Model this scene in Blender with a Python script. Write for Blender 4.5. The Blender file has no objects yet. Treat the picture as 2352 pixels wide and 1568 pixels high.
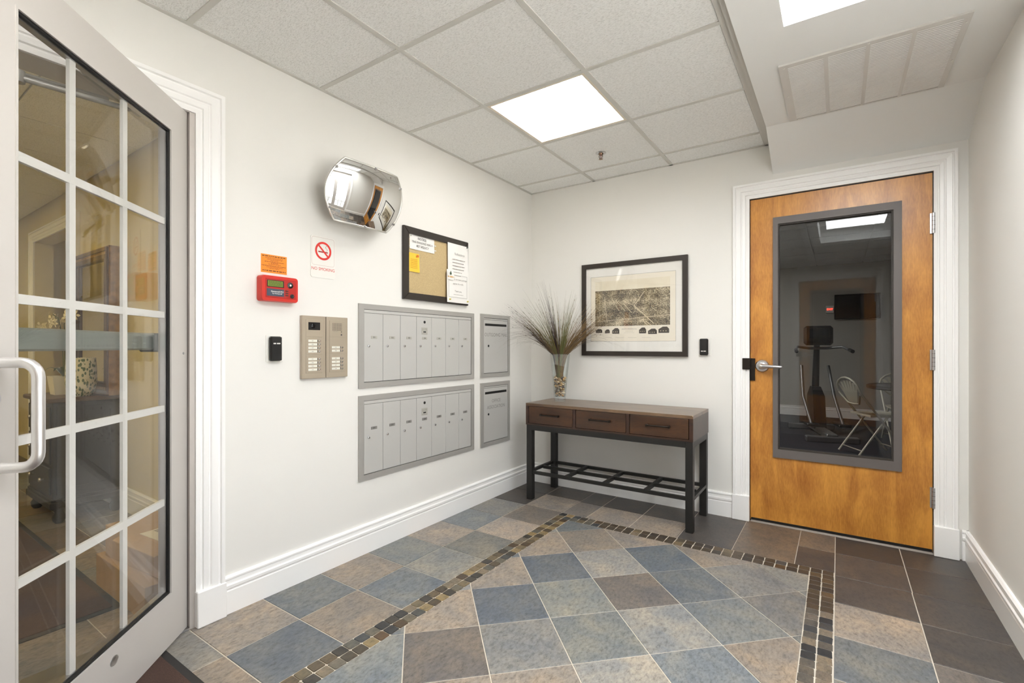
import bpy, bmesh, math, random
from mathutils import Vector, Matrix
random.seed(7)
scene = bpy.context.scene
COL = scene.collection
PI = math.pi
def C(r, g, b):
    f = lambda c: (c/255/12.92) if c/255 <= .04045 else ((c/255+.055)/1.055)**2.4
    return (f(r), f(g), f(b), 1.0)
# ------------------------------------------------------------------ camera, sky, light, exposure
cd = bpy.data.cameras.new('camera'); cam = bpy.data.objects.new('camera', cd); COL.objects.link(cam)
cd.sensor_width = 36; cd.lens = 1102.645/2352*36; cd.shift_y = 10.94/2352; cd.clip_start = .02; cd.clip_end = 200
cam.location = (2.2131, -3.5568, 1.1668); cam.rotation_euler = (PI/2, 0, .59690)
scene.camera = cam
world = bpy.data.worlds.new('sky'); scene.world = world; world.use_nodes = True
wb = world.node_tree.nodes['Background']; wb.inputs[0].default_value = (.84, .92, 1, 1); wb.inputs[1].default_value = 2.8
scene.view_settings.view_transform = 'Standard'; scene.view_settings.look = 'None'
scene.view_settings.exposure = 0.20; scene.view_settings.gamma = 1; scene.view_settings.use_curve_mapping = False
PANEL = 12.5        # strength of the ceiling light panels
TRAY_FILL = 18.5          # strength of the fill panel added in the soffit tray
HALLLIGHT = 20
GYMLIGHT = 30
try:
    scene.cycles.max_bounces = 9; scene.cycles.diffuse_bounces = 5; scene.cycles.glossy_bounces = 5
    scene.cycles.transparent_max_bounces = 16; scene.cycles.caustics_reflective = False; scene.cycles.caustics_refractive = False
    scene.cycles.sample_clamp_indirect = 8
except Exception: pass
sd = bpy.data.lights.new('sun', 'SUN'); sd.energy = 56; sd.angle = .02; sd.color = (.98, .99, 1)
so = bpy.data.objects.new('sun', sd); COL.objects.link(so); so.rotation_euler = (0, -math.radians(32), math.radians(20))   # stands behind the building, lights the pavement outside
# daylight portal in the exterior doorway of the right wall (guides sky sampling, adds no light)
ld = bpy.data.lights.new('daylight_portal', 'AREA'); ld.shape = 'RECTANGLE'; ld.size = 1.72; ld.size_y = 2.2
lo = bpy.data.objects.new('daylight_portal', ld); COL.objects.link(lo)
lo.location = (2.93, -2.45, 1.12); lo.rotation_euler = (0, PI/2, 0); ld.size, ld.size_y = 2.2, 1.72
ld.cycles.is_portal = True
# ------------------------------------------------------------------ helpers
class MB:
    def __init__(s): s.v = []; s.f = []
    def add(s, vs, fs, M=None):
        n = len(s.v)
        for p in vs:
            p = Vector(p); s.v.append(M @ p if M else p)
        s.f += [[i+n for i in f] for f in fs]
        return s
    def box(s, lo, hi, M=None):
        (a, b, c), (d, e, g) = lo, hi
        return s.add([(a,b,c),(d,b,c),(d,e,c),(a,e,c),(a,b,g),(d,b,g),(d,e,g),(a,e,g)],
              [[0,3,2,1],[4,5,6,7],[0,1,5,4],[1,2,6,5],[2,3,7,6],[3,0,4,7]], M)
    def cbox(s, lo, hi, c, M=None):
        lo = Vector(lo); hi = Vector(hi); c = min(c, *[(hi[i]-lo[i])*.49 for i in range(3)])
        bm = bmesh.new()
        for x in (0, 1):
            for y in (0, 1):
                for z in (0, 1):
                    P = [(hi if k else lo)[i] for i, k in enumerate((x, y, z))]
                    S = [-c if k else c for k in (x, y, z)]
                    for i in range(3):
                        q = [P[j] + (0 if j == i else S[j]) for j in range(3)]
                        bm.verts.new(q)
        bmesh.ops.convex_hull(bm, input=bm.verts)
        bmesh.ops.dissolve_limit(bm, angle_limit=.01, verts=bm.verts, edges=bm.edges)
        bm.verts.index_update()
        s.add([v.co.copy() for v in bm.verts], [[v.index for v in f.verts] for f in bm.faces], M); bm.free(); return s
    def cyl(s, p0, p1, r0, r1=None, n=16, M=None):
        return s.tube([p0, p1], [r0, r0 if r1 is None else r1], n, M)
    def tube(s, pts, r, n=8, M=None, caps=True):
        pts = [Vector(p) for p in pts]; k = len(pts)
        rs = r if isinstance(r, (list, tuple)) else [r]*k
        vs = []; fs = []; ref = None
        for i, p in enumerate(pts):
            t = (pts[min(i+1, k-1)] - pts[max(i-1, 0)])
            if t.length < 1e-9: t = Vector((0,0,1))
            t.normalize()
            if ref is None:
                ref = Vector((0,0,1)) if abs(t.z) < .9 else Vector((1,0,0))
            a = (ref - t*ref.dot(t)).normalized(); b = t.cross(a); ref = a
            for j in range(n):
                an = 2*PI*j/n; vs.append(p + (a*math.cos(an) + b*math.sin(an))*rs[i])
        for i in range(k-1):
            for j in range(n):
                fs.append([i*n+j, i*n+(j+1)%n, (i+1)*n+(j+1)%n, (i+1)*n+j])
        if caps: fs.append(list(range(n))[::-1]); fs.append([(k-1)*n+j for j in range(n)])
        return s.add(vs, fs, M)
    def lathe(s, prof, o=(0,0,0), axis='Z', n=24, M=None):
        o = Vector(o); vs = []; fs = []
        for r, h in prof:
            for j in range(n):
                a = 2*PI*j/n; x, y = r*math.cos(a), r*math.sin(a)
                vs.append(o + Vector({'Z': (x, y, h), 'Y': (x, -h, y), 'X': (h, x, y)}[axis]))
        k = len(prof)
        for i in range(k-1):
            for j in range(n): fs.append([i*n+j, i*n+(j+1)%n, (i+1)*n+(j+1)%n, (i+1)*n+j])
        fs.append(list(range(n))[::-1]); fs.append([(k-1)*n+j for j in range(n)])
        return s.add(vs, fs, M)
    def prism(s, poly, h0, h1, plane='XY', M=None):
        m = {'XY': lambda a, b, h: (a, b, h), 'XZ': lambda a, b, h: (a, h, b), 'YZ': lambda a, b, h: (h, a, b)}[plane]
        n = len(poly)
        return s.add([m(a, b, h0) for a, b in poly]+[m(a, b, h1) for a, b in poly],
              [list(range(n))[::-1], list(range(n, 2*n))]+[[i, (i+1)%n, n+(i+1)%n, n+i] for i in range(n)], M)
    def loft(s, rings, closed=True, caps=True):
        n = len(rings[0]); vs = [p for r in rings for p in r]; fs = []
        for i in range(len(rings)-1):
            for j in range(n if closed else n-1): fs.append([i*n+j, i*n+(j+1)%n, (i+1)*n+(j+1)%n, (i+1)*n+j])
        if caps: fs.append(list(range(n))[::-1]); fs.append([(len(rings)-1)*n+j for j in range(n)])
        return s.add(vs, fs)
    def mesh(s, name, mat, smooth=None):
        me = bpy.data.meshes.new(name); me.from_pydata(s.v, [], s.f)
        bm = bmesh.new(); bm.from_mesh(me); bmesh.ops.recalc_face_normals(bm, faces=bm.faces); bm.to_mesh(me); bm.free()
        if mat: me.materials.append(mat)
        if smooth is not None:
            me.shade_smooth(); me.set_sharp_from_angle(angle=math.radians(smooth))
        return me
    def build(s, name, mat, parent=None, smooth=None):
        return ob(name, s.mesh(name, mat, smooth), parent)
def ob(name, me, parent=None):
    o = bpy.data.objects.new(name, me); COL.objects.link(o)
    if parent: o.parent = parent
    return o
def box(name, lo, hi, mat, parent=None, c=0):
    m = MB(); m.cbox(lo, hi, c) if c else m.box(lo, hi); return m.build(name, mat, parent)
def root(name, loc=(0,0,0), rz=0):
    o = bpy.data.objects.new(name, None); COL.objects.link(o); o.location = loc; o.rotation_euler = (0,0,rz); o.empty_display_size = .05; return o
def tag(o, label, cat, group=None):
    o['label'] = label; o['category'] = cat
    if group: o['group'] = group
    return o
def struct(o, label=None): 
    o['kind'] = 'structure'
    if label: o['label'] = label
    return o
def stuff(o): o['kind'] = 'stuff'; return o
def lwall(name, y, z, x=0): return root(name, (x, y, z), PI/2)          # local x = along the wall to the right, local -y = out of the wall
def copy_tree(o, parent=None):
    c = o.copy(); COL.objects.link(c); c.parent = parent
    for ch in list(o.children): copy_tree(ch, c)
    return c
RX = Matrix.Rotation(PI/2, 4, 'X')
def text(parent, lines, mat, name='lettering', y=-.0006, bold=0):
    """lines: (string, x, z, size, align). Flat print on a face looking along local -y, one mesh per line."""
    for st, x, z, size, al in lines:
        cu = bpy.data.curves.new('t', 'FONT'); cu.body = st; cu.size = size; cu.align_x = al; cu.align_y = 'CENTER'; cu.offset = bold*size; cu.resolution_u = 3
        o = bpy.data.objects.new('t', cu); COL.objects.link(o)
        bpy.context.view_layer.update()
        t = bpy.data.meshes.new_from_object(o.evaluated_get(bpy.context.evaluated_depsgraph_get()))
        me = bpy.data.meshes.new(name); me.from_pydata([(v.co.x+x, y, v.co.y+z) for v in t.vertices], [], [list(p.vertices) for p in t.polygons]); me.materials.append(mat)
        bpy.data.objects.remove(o); bpy.data.curves.remove(cu); bpy.data.meshes.remove(t)
        r = ob(name, me, parent)
    return r
def dashes(parent, rows, mat, name='print', y=-.0006):
    """illegible small print: rows (x0, x1, z, h) broken into word-long strokes"""
    M = MB(); rnd = random.Random(len(rows)+int(rows[0][0]*1e4))
    for x0, x1, z, h in rows:
        x = x0
        while x < x1-h*.5:
            w = min(h*rnd.uniform(1.2, 3.6), x1-x)
            M.add([(x, y, z), (x+w, y, z), (x+w, y, z+h), (x, y, z+h)], [[0,1,2,3]]); x += w+h*.7
    me = bpy.data.meshes.new(name); me.from_pydata(M.v, [], M.f); me.materials.append(mat); return stuff(ob(name, me, parent))
# ------------------------------------------------------------------ materials
def mat(name, col, rough=.5, metal=0, bump=0, bscale=80, var=0, vscale=4, spec=.5, emit=None, estr=0, stretch=(1,1,1), coat=0, objcol=False):
    m = bpy.data.materials.new(name); m.use_nodes = True; nt = m.node_tree; N = nt.nodes; Lk = nt.links
    b = N['Principled BSDF']; b.inputs['Roughness'].default_value = rough; b.inputs['Metallic'].default_value = metal
    b.inputs['Base Color'].default_value = col; b.inputs['Specular IOR Level'].default_value = spec
    if coat: b.inputs['Coat Weight'].default_value = coat; b.inputs['Coat Roughness'].default_value = .12
    if emit: b.inputs['Emission Color'].default_value = emit; b.inputs['Emission Strength'].default_value = estr
    src = None
    if objcol:
        oi = N.new('ShaderNodeObjectInfo'); src = oi.outputs['Color']; Lk.new(src, b.inputs['Base Color'])
    if bump or var:
        g = N.new('ShaderNodeNewGeometry'); mp = N.new('ShaderNodeMapping'); mp.inputs['Scale'].default_value = stretch; Lk.new(g.outputs['Position'], mp.inputs['Vector'])
    if var:
        n = N.new('ShaderNodeTexNoise'); n.inputs['Scale'].default_value = vscale; n.inputs['Detail'].default_value = 6; Lk.new(mp.outputs[0], n.inputs['Vector'])
        mr = N.new('ShaderNodeMapRange'); mr.inputs['From Min'].default_value = .3; mr.inputs['From Max'].default_value = .7; mr.inputs['To Min'].default_value = 1-var; mr.inputs['To Max'].default_value = 1+var
        Lk.new(n.outputs['Fac'], mr.inputs['Value'])
        mx = N.new('ShaderNodeVectorMath'); mx.operation = 'SCALE'; mx.inputs[0].default_value = col[:3]
        if src: Lk.new(src, mx.inputs[0])
        Lk.new(mr.outputs[0], mx.inputs['Scale']); Lk.new(mx.outputs[0], b.inputs['Base Color'])
    if bump:
        n2 = N.new('ShaderNodeTexNoise'); n2.inputs['Scale'].default_value = bscale; n2.inputs['Detail'].default_value = 4; Lk.new(mp.outputs[0], n2.inputs['Vector'])
        bp = N.new('ShaderNodeBump'); bp.inputs['Strength'].default_value = bump; bp.inputs['Distance'].default_value = .002; Lk.new(n2.outputs['Fac'], bp.inputs['Height']); Lk.new(bp.outputs[0], b.inputs['Normal'])
    return m
def ramp(N, pts):
    r = N.new('ShaderNodeValToRGB'); e = r.color_ramp.elements
    while len(e) > 1: e.remove(e[-1])
    e[0].position, e[0].color = pts[0]
    for p, c in pts[1:]: x = e.new(p); x.color = c
    return r
def emission(name, col, st):
    m = bpy.data.materials.new(name); m.use_nodes = True; N = m.node_tree.nodes; N.remove(N['Principled BSDF'])
    e = N.new('ShaderNodeEmission'); e.inputs[0].default_value = col; e.inputs[1].default_value = st
    m.node_tree.links.new(e.outputs[0], N['Material Output'].inputs[0]); return m
def glass(name, tint=(1,1,1,1), ior=1.5):
    m = bpy.data.materials.new(name); m.use_nodes = True; nt = m.node_tree; N = nt.nodes; N.remove(N['Principled BSDF'])
    t = N.new('ShaderNodeBsdfTransparent'); t.inputs[0].default_value = tint
    g = N.new('ShaderNodeBsdfGlossy'); g.inputs['Roughness'].default_value = 0.0
    ge = N.new('ShaderNodeNewGeometry'); dt = N.new('ShaderNodeVectorMath'); dt.operation = 'DOT_PRODUCT'; nt.links.new(ge.outputs['Normal'], dt.inputs[0]); nt.links.new(ge.outputs['Incoming'], dt.inputs[1])
    def mth(op, a, b=None):
        q = N.new('ShaderNodeMath'); q.operation = op
        for i, v in enumerate((a, b)):
            if v is None: continue
            if isinstance(v, (int, float)): q.inputs[i].default_value = v
            else: nt.links.new(v, q.inputs[i])
        return q.outputs[0]
    f0 = ((ior-1)/(ior+1))**2        # Schlick reflectance of a pane face, same from both sides
    fac = mth('ADD', mth('MULTIPLY', mth('POWER', mth('SUBTRACT', 1.0, mth('ABSOLUTE', dt.outputs['Value'])), 5.0), 1-f0), f0)
    mx = N.new('ShaderNodeMixShader'); nt.links.new(fac, mx.inputs[0]); nt.links.new(t.outputs[0], mx.inputs[1]); nt.links.new(g.outputs[0], mx.inputs[2])
    nt.links.new(mx.outputs[0], N['Material Output'].inputs[0]); return m
def slate(name):
    m = bpy.data.materials.new(name); m.use_nodes = True; nt = m.node_tree; N = nt.nodes; L = nt.links; b = N['Principled BSDF']
    oi = N.new('ShaderNodeObjectInfo'); g = N.new('ShaderNodeNewGeometry')
    off = N.new('ShaderNodeVectorMath'); off.operation = 'SCALE'; off.inputs[0].default_value = (13, 7, 3); L.new(oi.outputs['Random'], off.inputs['Scale'])
    ad = N.new('ShaderNodeVectorMath'); L.new(g.outputs['Position'], ad.inputs[0]); L.new(off.outputs[0], ad.inputs[1])
    n1 = N.new('ShaderNodeTexNoise'); n1.inputs['Scale'].default_value = 5.5; n1.inputs['Detail'].default_value = 9; n1.inputs['Roughness'].default_value = .66; n1.inputs['Distortion'].default_value = .5; L.new(ad.outputs[0], n1.inputs['Vector'])
    mp = N.new('ShaderNodeMapping'); mp.inputs['Scale'].default_value = (1, .55, 1); mp.inputs['Rotation'].default_value = (0, 0, .7); L.new(ad.outputs[0], mp.inputs[0])
    n2 = N.new('ShaderNodeTexNoise'); n2.inputs['Scale'].default_value = 75; n2.inputs['Detail'].default_value = 9; n2.inputs['Roughness'].default_value = .78; n2.inputs['Distortion'].default_value = .15; L.new(mp.outputs[0], n2.inputs['Vector'])
    r1 = ramp(N, [(.32, (.74,.80,.90,1)), (.48, (1,1,1,1)), (.66, (1.36,1.24,1.08,1))]); L.new(n1.outputs['Fac'], r1.inputs[0])
    r2 = ramp(N, [(.36, (.52,.52,.52,1)), (.48, (.96,.96,.96,1)), (.64, (1.28,1.28,1.28,1))]); L.new(n2.outputs['Fac'], r2.inputs[0])
    m1 = N.new('ShaderNodeMix'); m1.data_type = 'RGBA'; m1.blend_type = 'MULTIPLY'; m1.inputs[0].default_value = 1; L.new(oi.outputs['Color'], m1.inputs[6]); L.new(r1.outputs[0], m1.inputs[7])
    m2 = N.new('ShaderNodeMix'); m2.data_type = 'RGBA'; m2.blend_type = 'MULTIPLY'; m2.inputs[0].default_value = 1; L.new(m1.outputs[2], m2.inputs[6]); L.new(r2.outputs[0], m2.inputs[7])
    L.new(m2.outputs[2], b.inputs['Base Color'])
    rr = N.new('ShaderNodeMapRange'); rr.inputs['To Min'].default_value = .30; rr.inputs['To Max'].default_value = .55; L.new(n2.outputs['Fac'], rr.inputs['Value']); L.new(rr.outputs[0], b.inputs['Roughness'])
    bp = N.new('ShaderNodeBump'); bp.inputs['Strength'].default_value = .35; bp.inputs['Distance'].default_value = .003; L.new(n2.outputs['Fac'], bp.inputs['Height']); L.new(bp.outputs[0], b.inputs['Normal'])
    return m
def wood(name, c1, c2, axis='Z', scale=1.0, rough=.35, coat=.3):
    m = bpy.data.materials.new(name); m.use_nodes = True; nt = m.node_tree; N = nt.nodes; L = nt.links; b = N['Principled BSDF']
    g = N.new('ShaderNodeNewGeometry'); mp = N.new('ShaderNodeMapping'); L.new(g.outputs['Position'], mp.inputs[0])
    mp.inputs['Scale'].default_value = {'Z': (7, 7, 1.3), 'X': (1.3, 7, 7), 'Y': (7, 1.3, 7)}[axis]
    n1 = N.new('ShaderNodeTexNoise'); n1.inputs['Scale'].default_value = 1.2*scale; n1.inputs['Detail'].default_value = 5; n1.inputs['Distortion'].default_value = 1.6; L.new(mp.outputs[0], n1.inputs['Vector'])
    n2 = N.new('ShaderNodeTexNoise'); n2.inputs['Scale'].default_value = 22*scale; n2.inputs['Detail'].default_value = 3; L.new(mp.outputs[0], n2.inputs['Vector'])
    n3 = N.new('ShaderNodeTexNoise'); n3.inputs['Scale'].default_value = 3.2; n3.inputs['Detail'].default_value = 4; n3.inputs['Distortion'].default_value = 1; L.new(g.outputs['Position'], n3.inputs['Vector'])
    a = N.new('ShaderNodeMath'); a.operation = 'MULTIPLY_ADD'; a.inputs[1].default_value = .45; L.new(n2.outputs['Fac'], a.inputs[0]); L.new(n1.outputs['Fac'], a.inputs[2])
    a2 = N.new('ShaderNodeMath'); a2.operation = 'MULTIPLY_ADD'; a2.inputs[1].default_value = .5; L.new(n3.outputs['Fac'], a2.inputs[0]); L.new(a.outputs[0], a2.inputs[2])
    r = ramp(N, [(.62, c1), (.95, c2)]); 
    mr = N.new('ShaderNodeMapRange'); mr.inputs['From Min'].default_value = .55; mr.inputs['From Max'].default_value = 1.35; L.new(a2.outputs[0], mr.inputs['Value']); 
    r.color_ramp.elements[0].position = .2; r.color_ramp.elements[1].position = .8
    L.new(mr.outputs[0], r.inputs[0]); L.new(r.outputs[0], b.inputs['Base Color'])
    b.inputs['Roughness'].default_value = rough; b.inputs['Coat Weight'].default_value = coat; b.inputs['Coat Roughness'].default_value = .25
    return m
W_WALL = mat('wall paint', C(233, 231, 226), .72, bump=.05, bscale=350)
W_RIGHT = W_WALL
TRIM = mat('white gloss trim paint', C(249, 248, 246), .32)
CEILP = mat('ceiling paint', C(242, 242, 240), .8)
def tile_ceiling():
    m = mat('acoustic tile', C(226, 225, 220), .9); nt = m.node_tree; N = nt.nodes; L = nt.links; b = N['Principled BSDF']
    g = N.new('ShaderNodeNewGeometry'); mp = N.new('ShaderNodeMapping'); mp.inputs['Scale'].default_value = (90, 260, 90); L.new(g.outputs['Position'], mp.inputs[0])
    n = N.new('ShaderNodeTexNoise'); n.inputs['Scale'].default_value = 1; n.inputs['Detail'].default_value = 4; n.inputs['Distortion'].default_value = .8; L.new(mp.outputs[0], n.inputs['Vector'])
    bp = N.new('ShaderNodeBump'); bp.inputs['Strength'].default_value = .55; bp.inputs['Distance'].default_value = .004; L.new(n.outputs['Fac'], bp.inputs['Height']); L.new(bp.outputs[0], b.inputs['Normal'])
    r = ramp(N, [(.36, C(226,226,223)), (.5, C(245,245,243)), (.7, C(250,250,248))]); L.new(n.outputs['Fac'], r.inputs[0]); L.new(r.outputs[0], b.inputs['Base Color']); return m
TILE = tile_ceiling()
TBAR = mat('painted grid steel', C(206, 204, 198), .5)
GROUT = mat('grout', C(204, 195, 181), .85, bump=.2, bscale=200, var=.08, vscale=30)
SLATE = slate('slate look porcelain')
MOSAIC = slate('tumbled slate mosaic')
WOODD = wood('stained birch door veneer', C(160, 98, 34), C(214, 150, 64), 'Z')
WALNUT = wood('espresso stained wood', C(40, 24, 16), C(66, 40, 26), 'X', 1.3, .38, .2)
WALTOP = wood('espresso table top', C(76, 56, 40), C(116, 92, 68), 'X', 1.3, .30, .3)
DRAWER = wood('walnut drawer front', C(46, 27, 14), C(78, 48, 25), 'X', 1.1, .38, .25)
BLACKM = mat('black powder coat', C(24, 23, 21), .45, bump=.05, bscale=300)
INTER = mat('champagne intercom metal', C(176, 164, 146), .4, .35)
BRONZE = mat('dark bronze', C(44, 38, 33), .38, .7)
HMFRAME = mat('grey vision frame', C(104, 98, 95), .5, .1)
HMDARK = mat('dark glazing tape', C(52, 46, 40), .6)
CHROME = mat('chrome', C(225, 225, 228), .08, 1)
SATIN = mat('satin chrome', C(200, 200, 202), .28, 1)
NICKEL = mat('brushed nickel', C(188, 180, 168), .35, 1)
ALU = mat('painted aluminium', C(206, 201, 196), .42, .15)
ALUSH = mat('satin aluminium pull', C(232, 231, 230), .36, .9)
MAILM = mat('silver mailbox enamel', C(200, 199, 196), .42, .25, bump=.1, bscale=900)
MAILF = mat('brushed aluminium frame', C(178, 176, 172), .4, .4, bump=.1, bscale=300, stretch=(1, 1, 8))
DARK = mat('black', C(14, 14, 14), .5)
MIRRORM = mat('mirror', C(232, 232, 230), .015, 1)
WHITEPL = mat('white plastic', C(236, 234, 228), .35)
BLACKPL = mat('black plastic', C(22, 22, 22), .3)
GLASS = glass('clear glass')
GLASSV = glass('vase glass', (.97, .985, .98, 1), 1.5)
PAPER = mat('white paper', C(238, 236, 232), .7)
INK = mat('black ink', C(38, 38, 40), .7)
INKG = mat('grey ink', C(128, 126, 122), .7)
LIGHTP = emission('fluorescent panel', (1, .98, .96, 1), PANEL)
# ================================================================== SETTING
H = 2.4879; RW = 2.80; YF = -4.90; TOP = 2.66
# ---- walls
m = MB(); m.box((-.14, -2.652, 0), (0, .0, TOP)); m.box((-.14, YF-.14, 0), (0, -3.625, TOP)); m.box((-.14, -3.625, 2.15), (0, -2.652, TOP))
struct(m.build('wall_left', W_WALL))
m = MB(); m.box((-.14, 0, 0), (1.714, .14, TOP)); m.box((2.664, 0, 0), (RW+.14, .14, TOP)); m.box((1.714, 0, 2.152), (2.664, .14, TOP))
struct(m.build('wall_back', W_WALL))
m = MB(); m.box((-.14, YF-.14, 0), (1.714, YF, TOP)); m.box((2.664, YF-.14, 0), (RW+.14, YF, TOP)); m.box((1.714, YF-.14, 2.152), (2.664, YF, TOP)); m.box((1.5, YF-1.3, 0), (2.9, YF-1.2, TOP)); m.box((1.4, YF-1.3, 0), (1.5, YF-.14, TOP)); m.box((2.9, YF-1.3, 0), (3.0, YF-.14, TOP)); m.box((1.4, YF-1.3, TOP-.1), (3, YF-.14, TOP)); m.box((1.4, YF-1.3, -.06), (3, YF-.14, 0))
struct(m.build('wall_front', W_WALL))
OY0, OY1, OZ = -3.30, -1.62, 2.22
m = MB(); m.box((RW, OY1, 0), (RW+.14, 0, TOP)); m.box((RW, YF, 0), (RW+.14, OY0, TOP)); m.box((RW, OY0, OZ), (RW+.14, OY1, TOP))
struct(m.build('wall_right', W_WALL))
# ---- floor: grout bed with every tile laid on it
floor = struct(box('floor', (-.14, YF-.14, -.06), (RW+.14, .14, -.0025), GROUT))
def clip(poly, x0, y0, x1, y1):
    for ax, val, sg in ((0, x0, 1), (0, x1, -1), (1, y0, 1), (1, y1, -1)):
        out = []
        for i, p in enumerate(poly):
            q = poly[i-1]; a = (p[ax]-val)*sg; b = (q[ax]-val)*sg
            if (a >= 0) != (b >= 0):
                t = b/(b-a); out.append((q[0]+(p[0]-q[0])*t, q[1]+(p[1]-q[1])*t))
            if a >= 0: out.append(p)
        poly = out
        if not poly: return []
    return poly
def tile_mesh(poly, mt, name='floor_tile', inset=.0022, th=.007):
    cx = sum(p[0] for p in poly)/len(poly); cy = sum(p[1] for p in poly)/len(poly)
    P = [(p[0]-cx, p[1]-cy) for p in poly]
    def ins(d): 
        return [(x*(1-d/max(.004, math.hypot(x, y))), y*(1-d/max(.004, math.hypot(x, y)))) for x, y in P]
    g = ins(.0032); t = ins(.0032+inset)
    M = MB().loft([[(x, y, -th) for x, y in g], [(x, y, -.0013) for x, y in g], [(x, y, 0) for x, y in t]])
    return M.mesh(name, mt), cx, cy
PAL = {'b': [(110,114,117), (103,108,113), (114,117,118)], 'd': [(90,96,103), (95,100,106)], 'g': [(122,121,117), (117,118,115), (125,123,120)], 'l': [(140,137,132), (133,131,127)],
       't': [(142,132,122), (137,126,115), (145,135,125)], 'w': [(120,113,106), (114,107,101)], 'k': [(76,71,67), (70,65,61)], 'r': [(108,96,84), (102,88,75)]}
rnd = random.Random(3)
cache = {}
def lay(poly, kind, mt=SLATE, parent=floor, name='floor_tile', z=0):
    xs = [p[0] for p in poly]; ys = [p[1] for p in poly]
    if max(xs)-min(xs) < .02 or max(ys)-min(ys) < .02: return
    key = (mt.name, len(poly)) + tuple(round(v, 4) for p in poly for v in (p[0]-xs[0], p[1]-ys[0]))
    if key not in cache: cache[key] = tile_mesh(poly, mt, name)
    me, _, _ = cache[key]
    o = ob(name, me, parent); o.location = (sum(xs)/len(xs), sum(ys)/len(ys), z)
    c = rnd.choice(PAL[kind]); k = rnd.uniform(.92, 1.08); o.color = C(*[v*k for v in c]); return o
def rect(x0, x1, y0, y1): return [(x0, y0), (x1, y0), (x1, y1), (x0, y1)]
MX0, MX1, MY1, MY0 = .608, 2.197, -.574, -4.32      # outer edge of the mosaic band
IX0, IX1, IY1, IY0 = .714, 2.091, -.680, -4.214     # inner edge
# diagonal field
kinds = {(-3,0):'b', (-1,0):'t', (1,0):'t', (3,0):'g', (-2,1):'w', (0,1):'b', (2,1):'g', (-3,2):'t', (-1,2):'l', (1,2):'b', (3,2):'g', (-2,3):'d', (0,3):'w', (2,3):'b', (-3,4):'t', (-1,4):'g', (1,4):'l', (3,4):'t',
 (-2,5):'d', (0,5):'g', (2,5):'b', (-3,6):'t', (-1,6):'g', (1,6):'l', (3,6):'g', (-2,7):'w', (0,7):'t', (-3,8):'b', (-1,8):'t', (1,8):'b'}
hx, hy = .217, .2155
for j in range(-1, 18):
    for i in range(-4, 5):
        if (i+j) % 2:
            x, y = 1.405+hx*i, -.68-hy*j
            p = clip([(x, y-hy), (x+hx, y), (x, y+hy), (x-hx, y)], IX0, IY0, IX1, IY1)
            if len(p) > 2: lay(p, kinds.get((i, j)) or rnd.choice('bgtlw'))
# left border
LK = {-1: 'kt', 0: 'gw', 1: 'bt', 2: 'tg', 3: 'bg', 4: 'tb', 5: 'bt', 6: 'tb', 7: 'tt'}
lay(rect(.002, .305, -.268, -.002), 'k'); lay(rect(.305, MX0, -.268, -.002), 'k'); lay(rect(.002, .305, -.568, -.268), 'k'); lay(rect(.305, MX0, -.568, -.268), 't')
for k in range(0, 7):
    y1 = -.568-.3*k
    lay(rect(.002, .305, y1-.3, y1), LK[k][0]); lay(rect(.305, MX0, y1-.3, y1), LK[k][1])
for k in range(8):
    y1 = -2.668-.3*k; y0 = max(y1-.3, YF)
    for a, b in ((-.138, .002), (.002, .297), (.297, MX0)): lay(rect(a, b, y0, y1), rnd.choice('tgw'))
# back border
bx = [MX0, .79, 1.094, 1.40, 1.707, 2.018, 2.198, 2.504, 2.797]
for (a, b), kk in zip(zip(bx, bx[1:]), ('kw', 'kt', 'kt', 'kt', 'rr', 'rk', 'kk', 'kk')):
    if a == 1.707: lay(rect(a, b, MY1, -.002), 'r'); continue
    if a == 1.40: lay(rect(a, b, MY1, -.002), 'k'); continue
    lay(rect(a, b, -.29, -.002), kk[0]); lay(rect(a, b, MY1 if a < 2.19 else -.61, -.29), kk[1])
lay(rect(MX1, 2.198, -.61, -.574), 'k')
# right border
for k, kk in enumerate(('kk', 'tk', 'bw', 'gt', 'wb', 'tg', 'bg', 'tw', 'gb', 'bt', 'wg', 'tb', 'gb', 'bt')):
    y1 = -.61-.305*k
    if y1 < YF+.05: break
    for (a, b), c in zip(((2.198, 2.502), (2.502, 2.797)), kk): lay(rect(a, b, max(YF, y1-.305), y1), c)
for k in range(6): lay(rect(MX0+k*.2648, MX0+(k+1)*.2648, YF, MY0), rnd.choice('bgtw'))
# mosaic band: two courses of tumbled stone all round
PALM = [(70,62,50), (88,76,58), (58,54,48), (104,92,70), (132,114,80), (92,88,78), (76,60,42), (64,66,66), (112,102,86), (50,50,50)]
def stone_mesh(w, h, sd):
    r = random.Random(sd); c = .0038; P = []
    for sx, sy, a, b in ((1,-1,0,1), (1,1,1,0), (-1,1,0,1), (-1,-1,1,0)):
        j = lambda: r.uniform(-.0014, .0014)
        p1 = (sx*w/2, sy*(h/2-c)); p2 = (sx*(w/2-c), sy*h/2)
        for p in ((p2, p1) if (sx, sy) in ((1,-1), (-1,1)) else (p1, p2)): P.append((p[0]+j(), p[1]+j()))
    M = MB().loft([[(x, y, -.007) for x, y in P], [(x, y, -.0016) for x, y in P], [(x*.95, y*.95, .0004) for x, y in P]])
    return M.mesh('mosaic_stone', MOSAIC)
ST = [stone_mesh(.0488, .0488, s) for s in range(8)]; p_ = .053
def stone(x, y, pal=PALM):
    o = ob('mosaic_stone', rnd.choice(ST), floor); o.location = (x, y, 0); o.rotation_euler.z = rnd.choice((0, PI/2, PI, -PI/2)); c = rnd.choice(pal); o.color = C(*c); return o
nstone = 0
PALR = [(62,54,44), (70,60,48), (54,48,42), (78,66,50)]; PALR2 = [(58,60,62), (104,96,86), (84,80,74), (116,106,92), (78,66,58), (46,48,50)]
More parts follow.
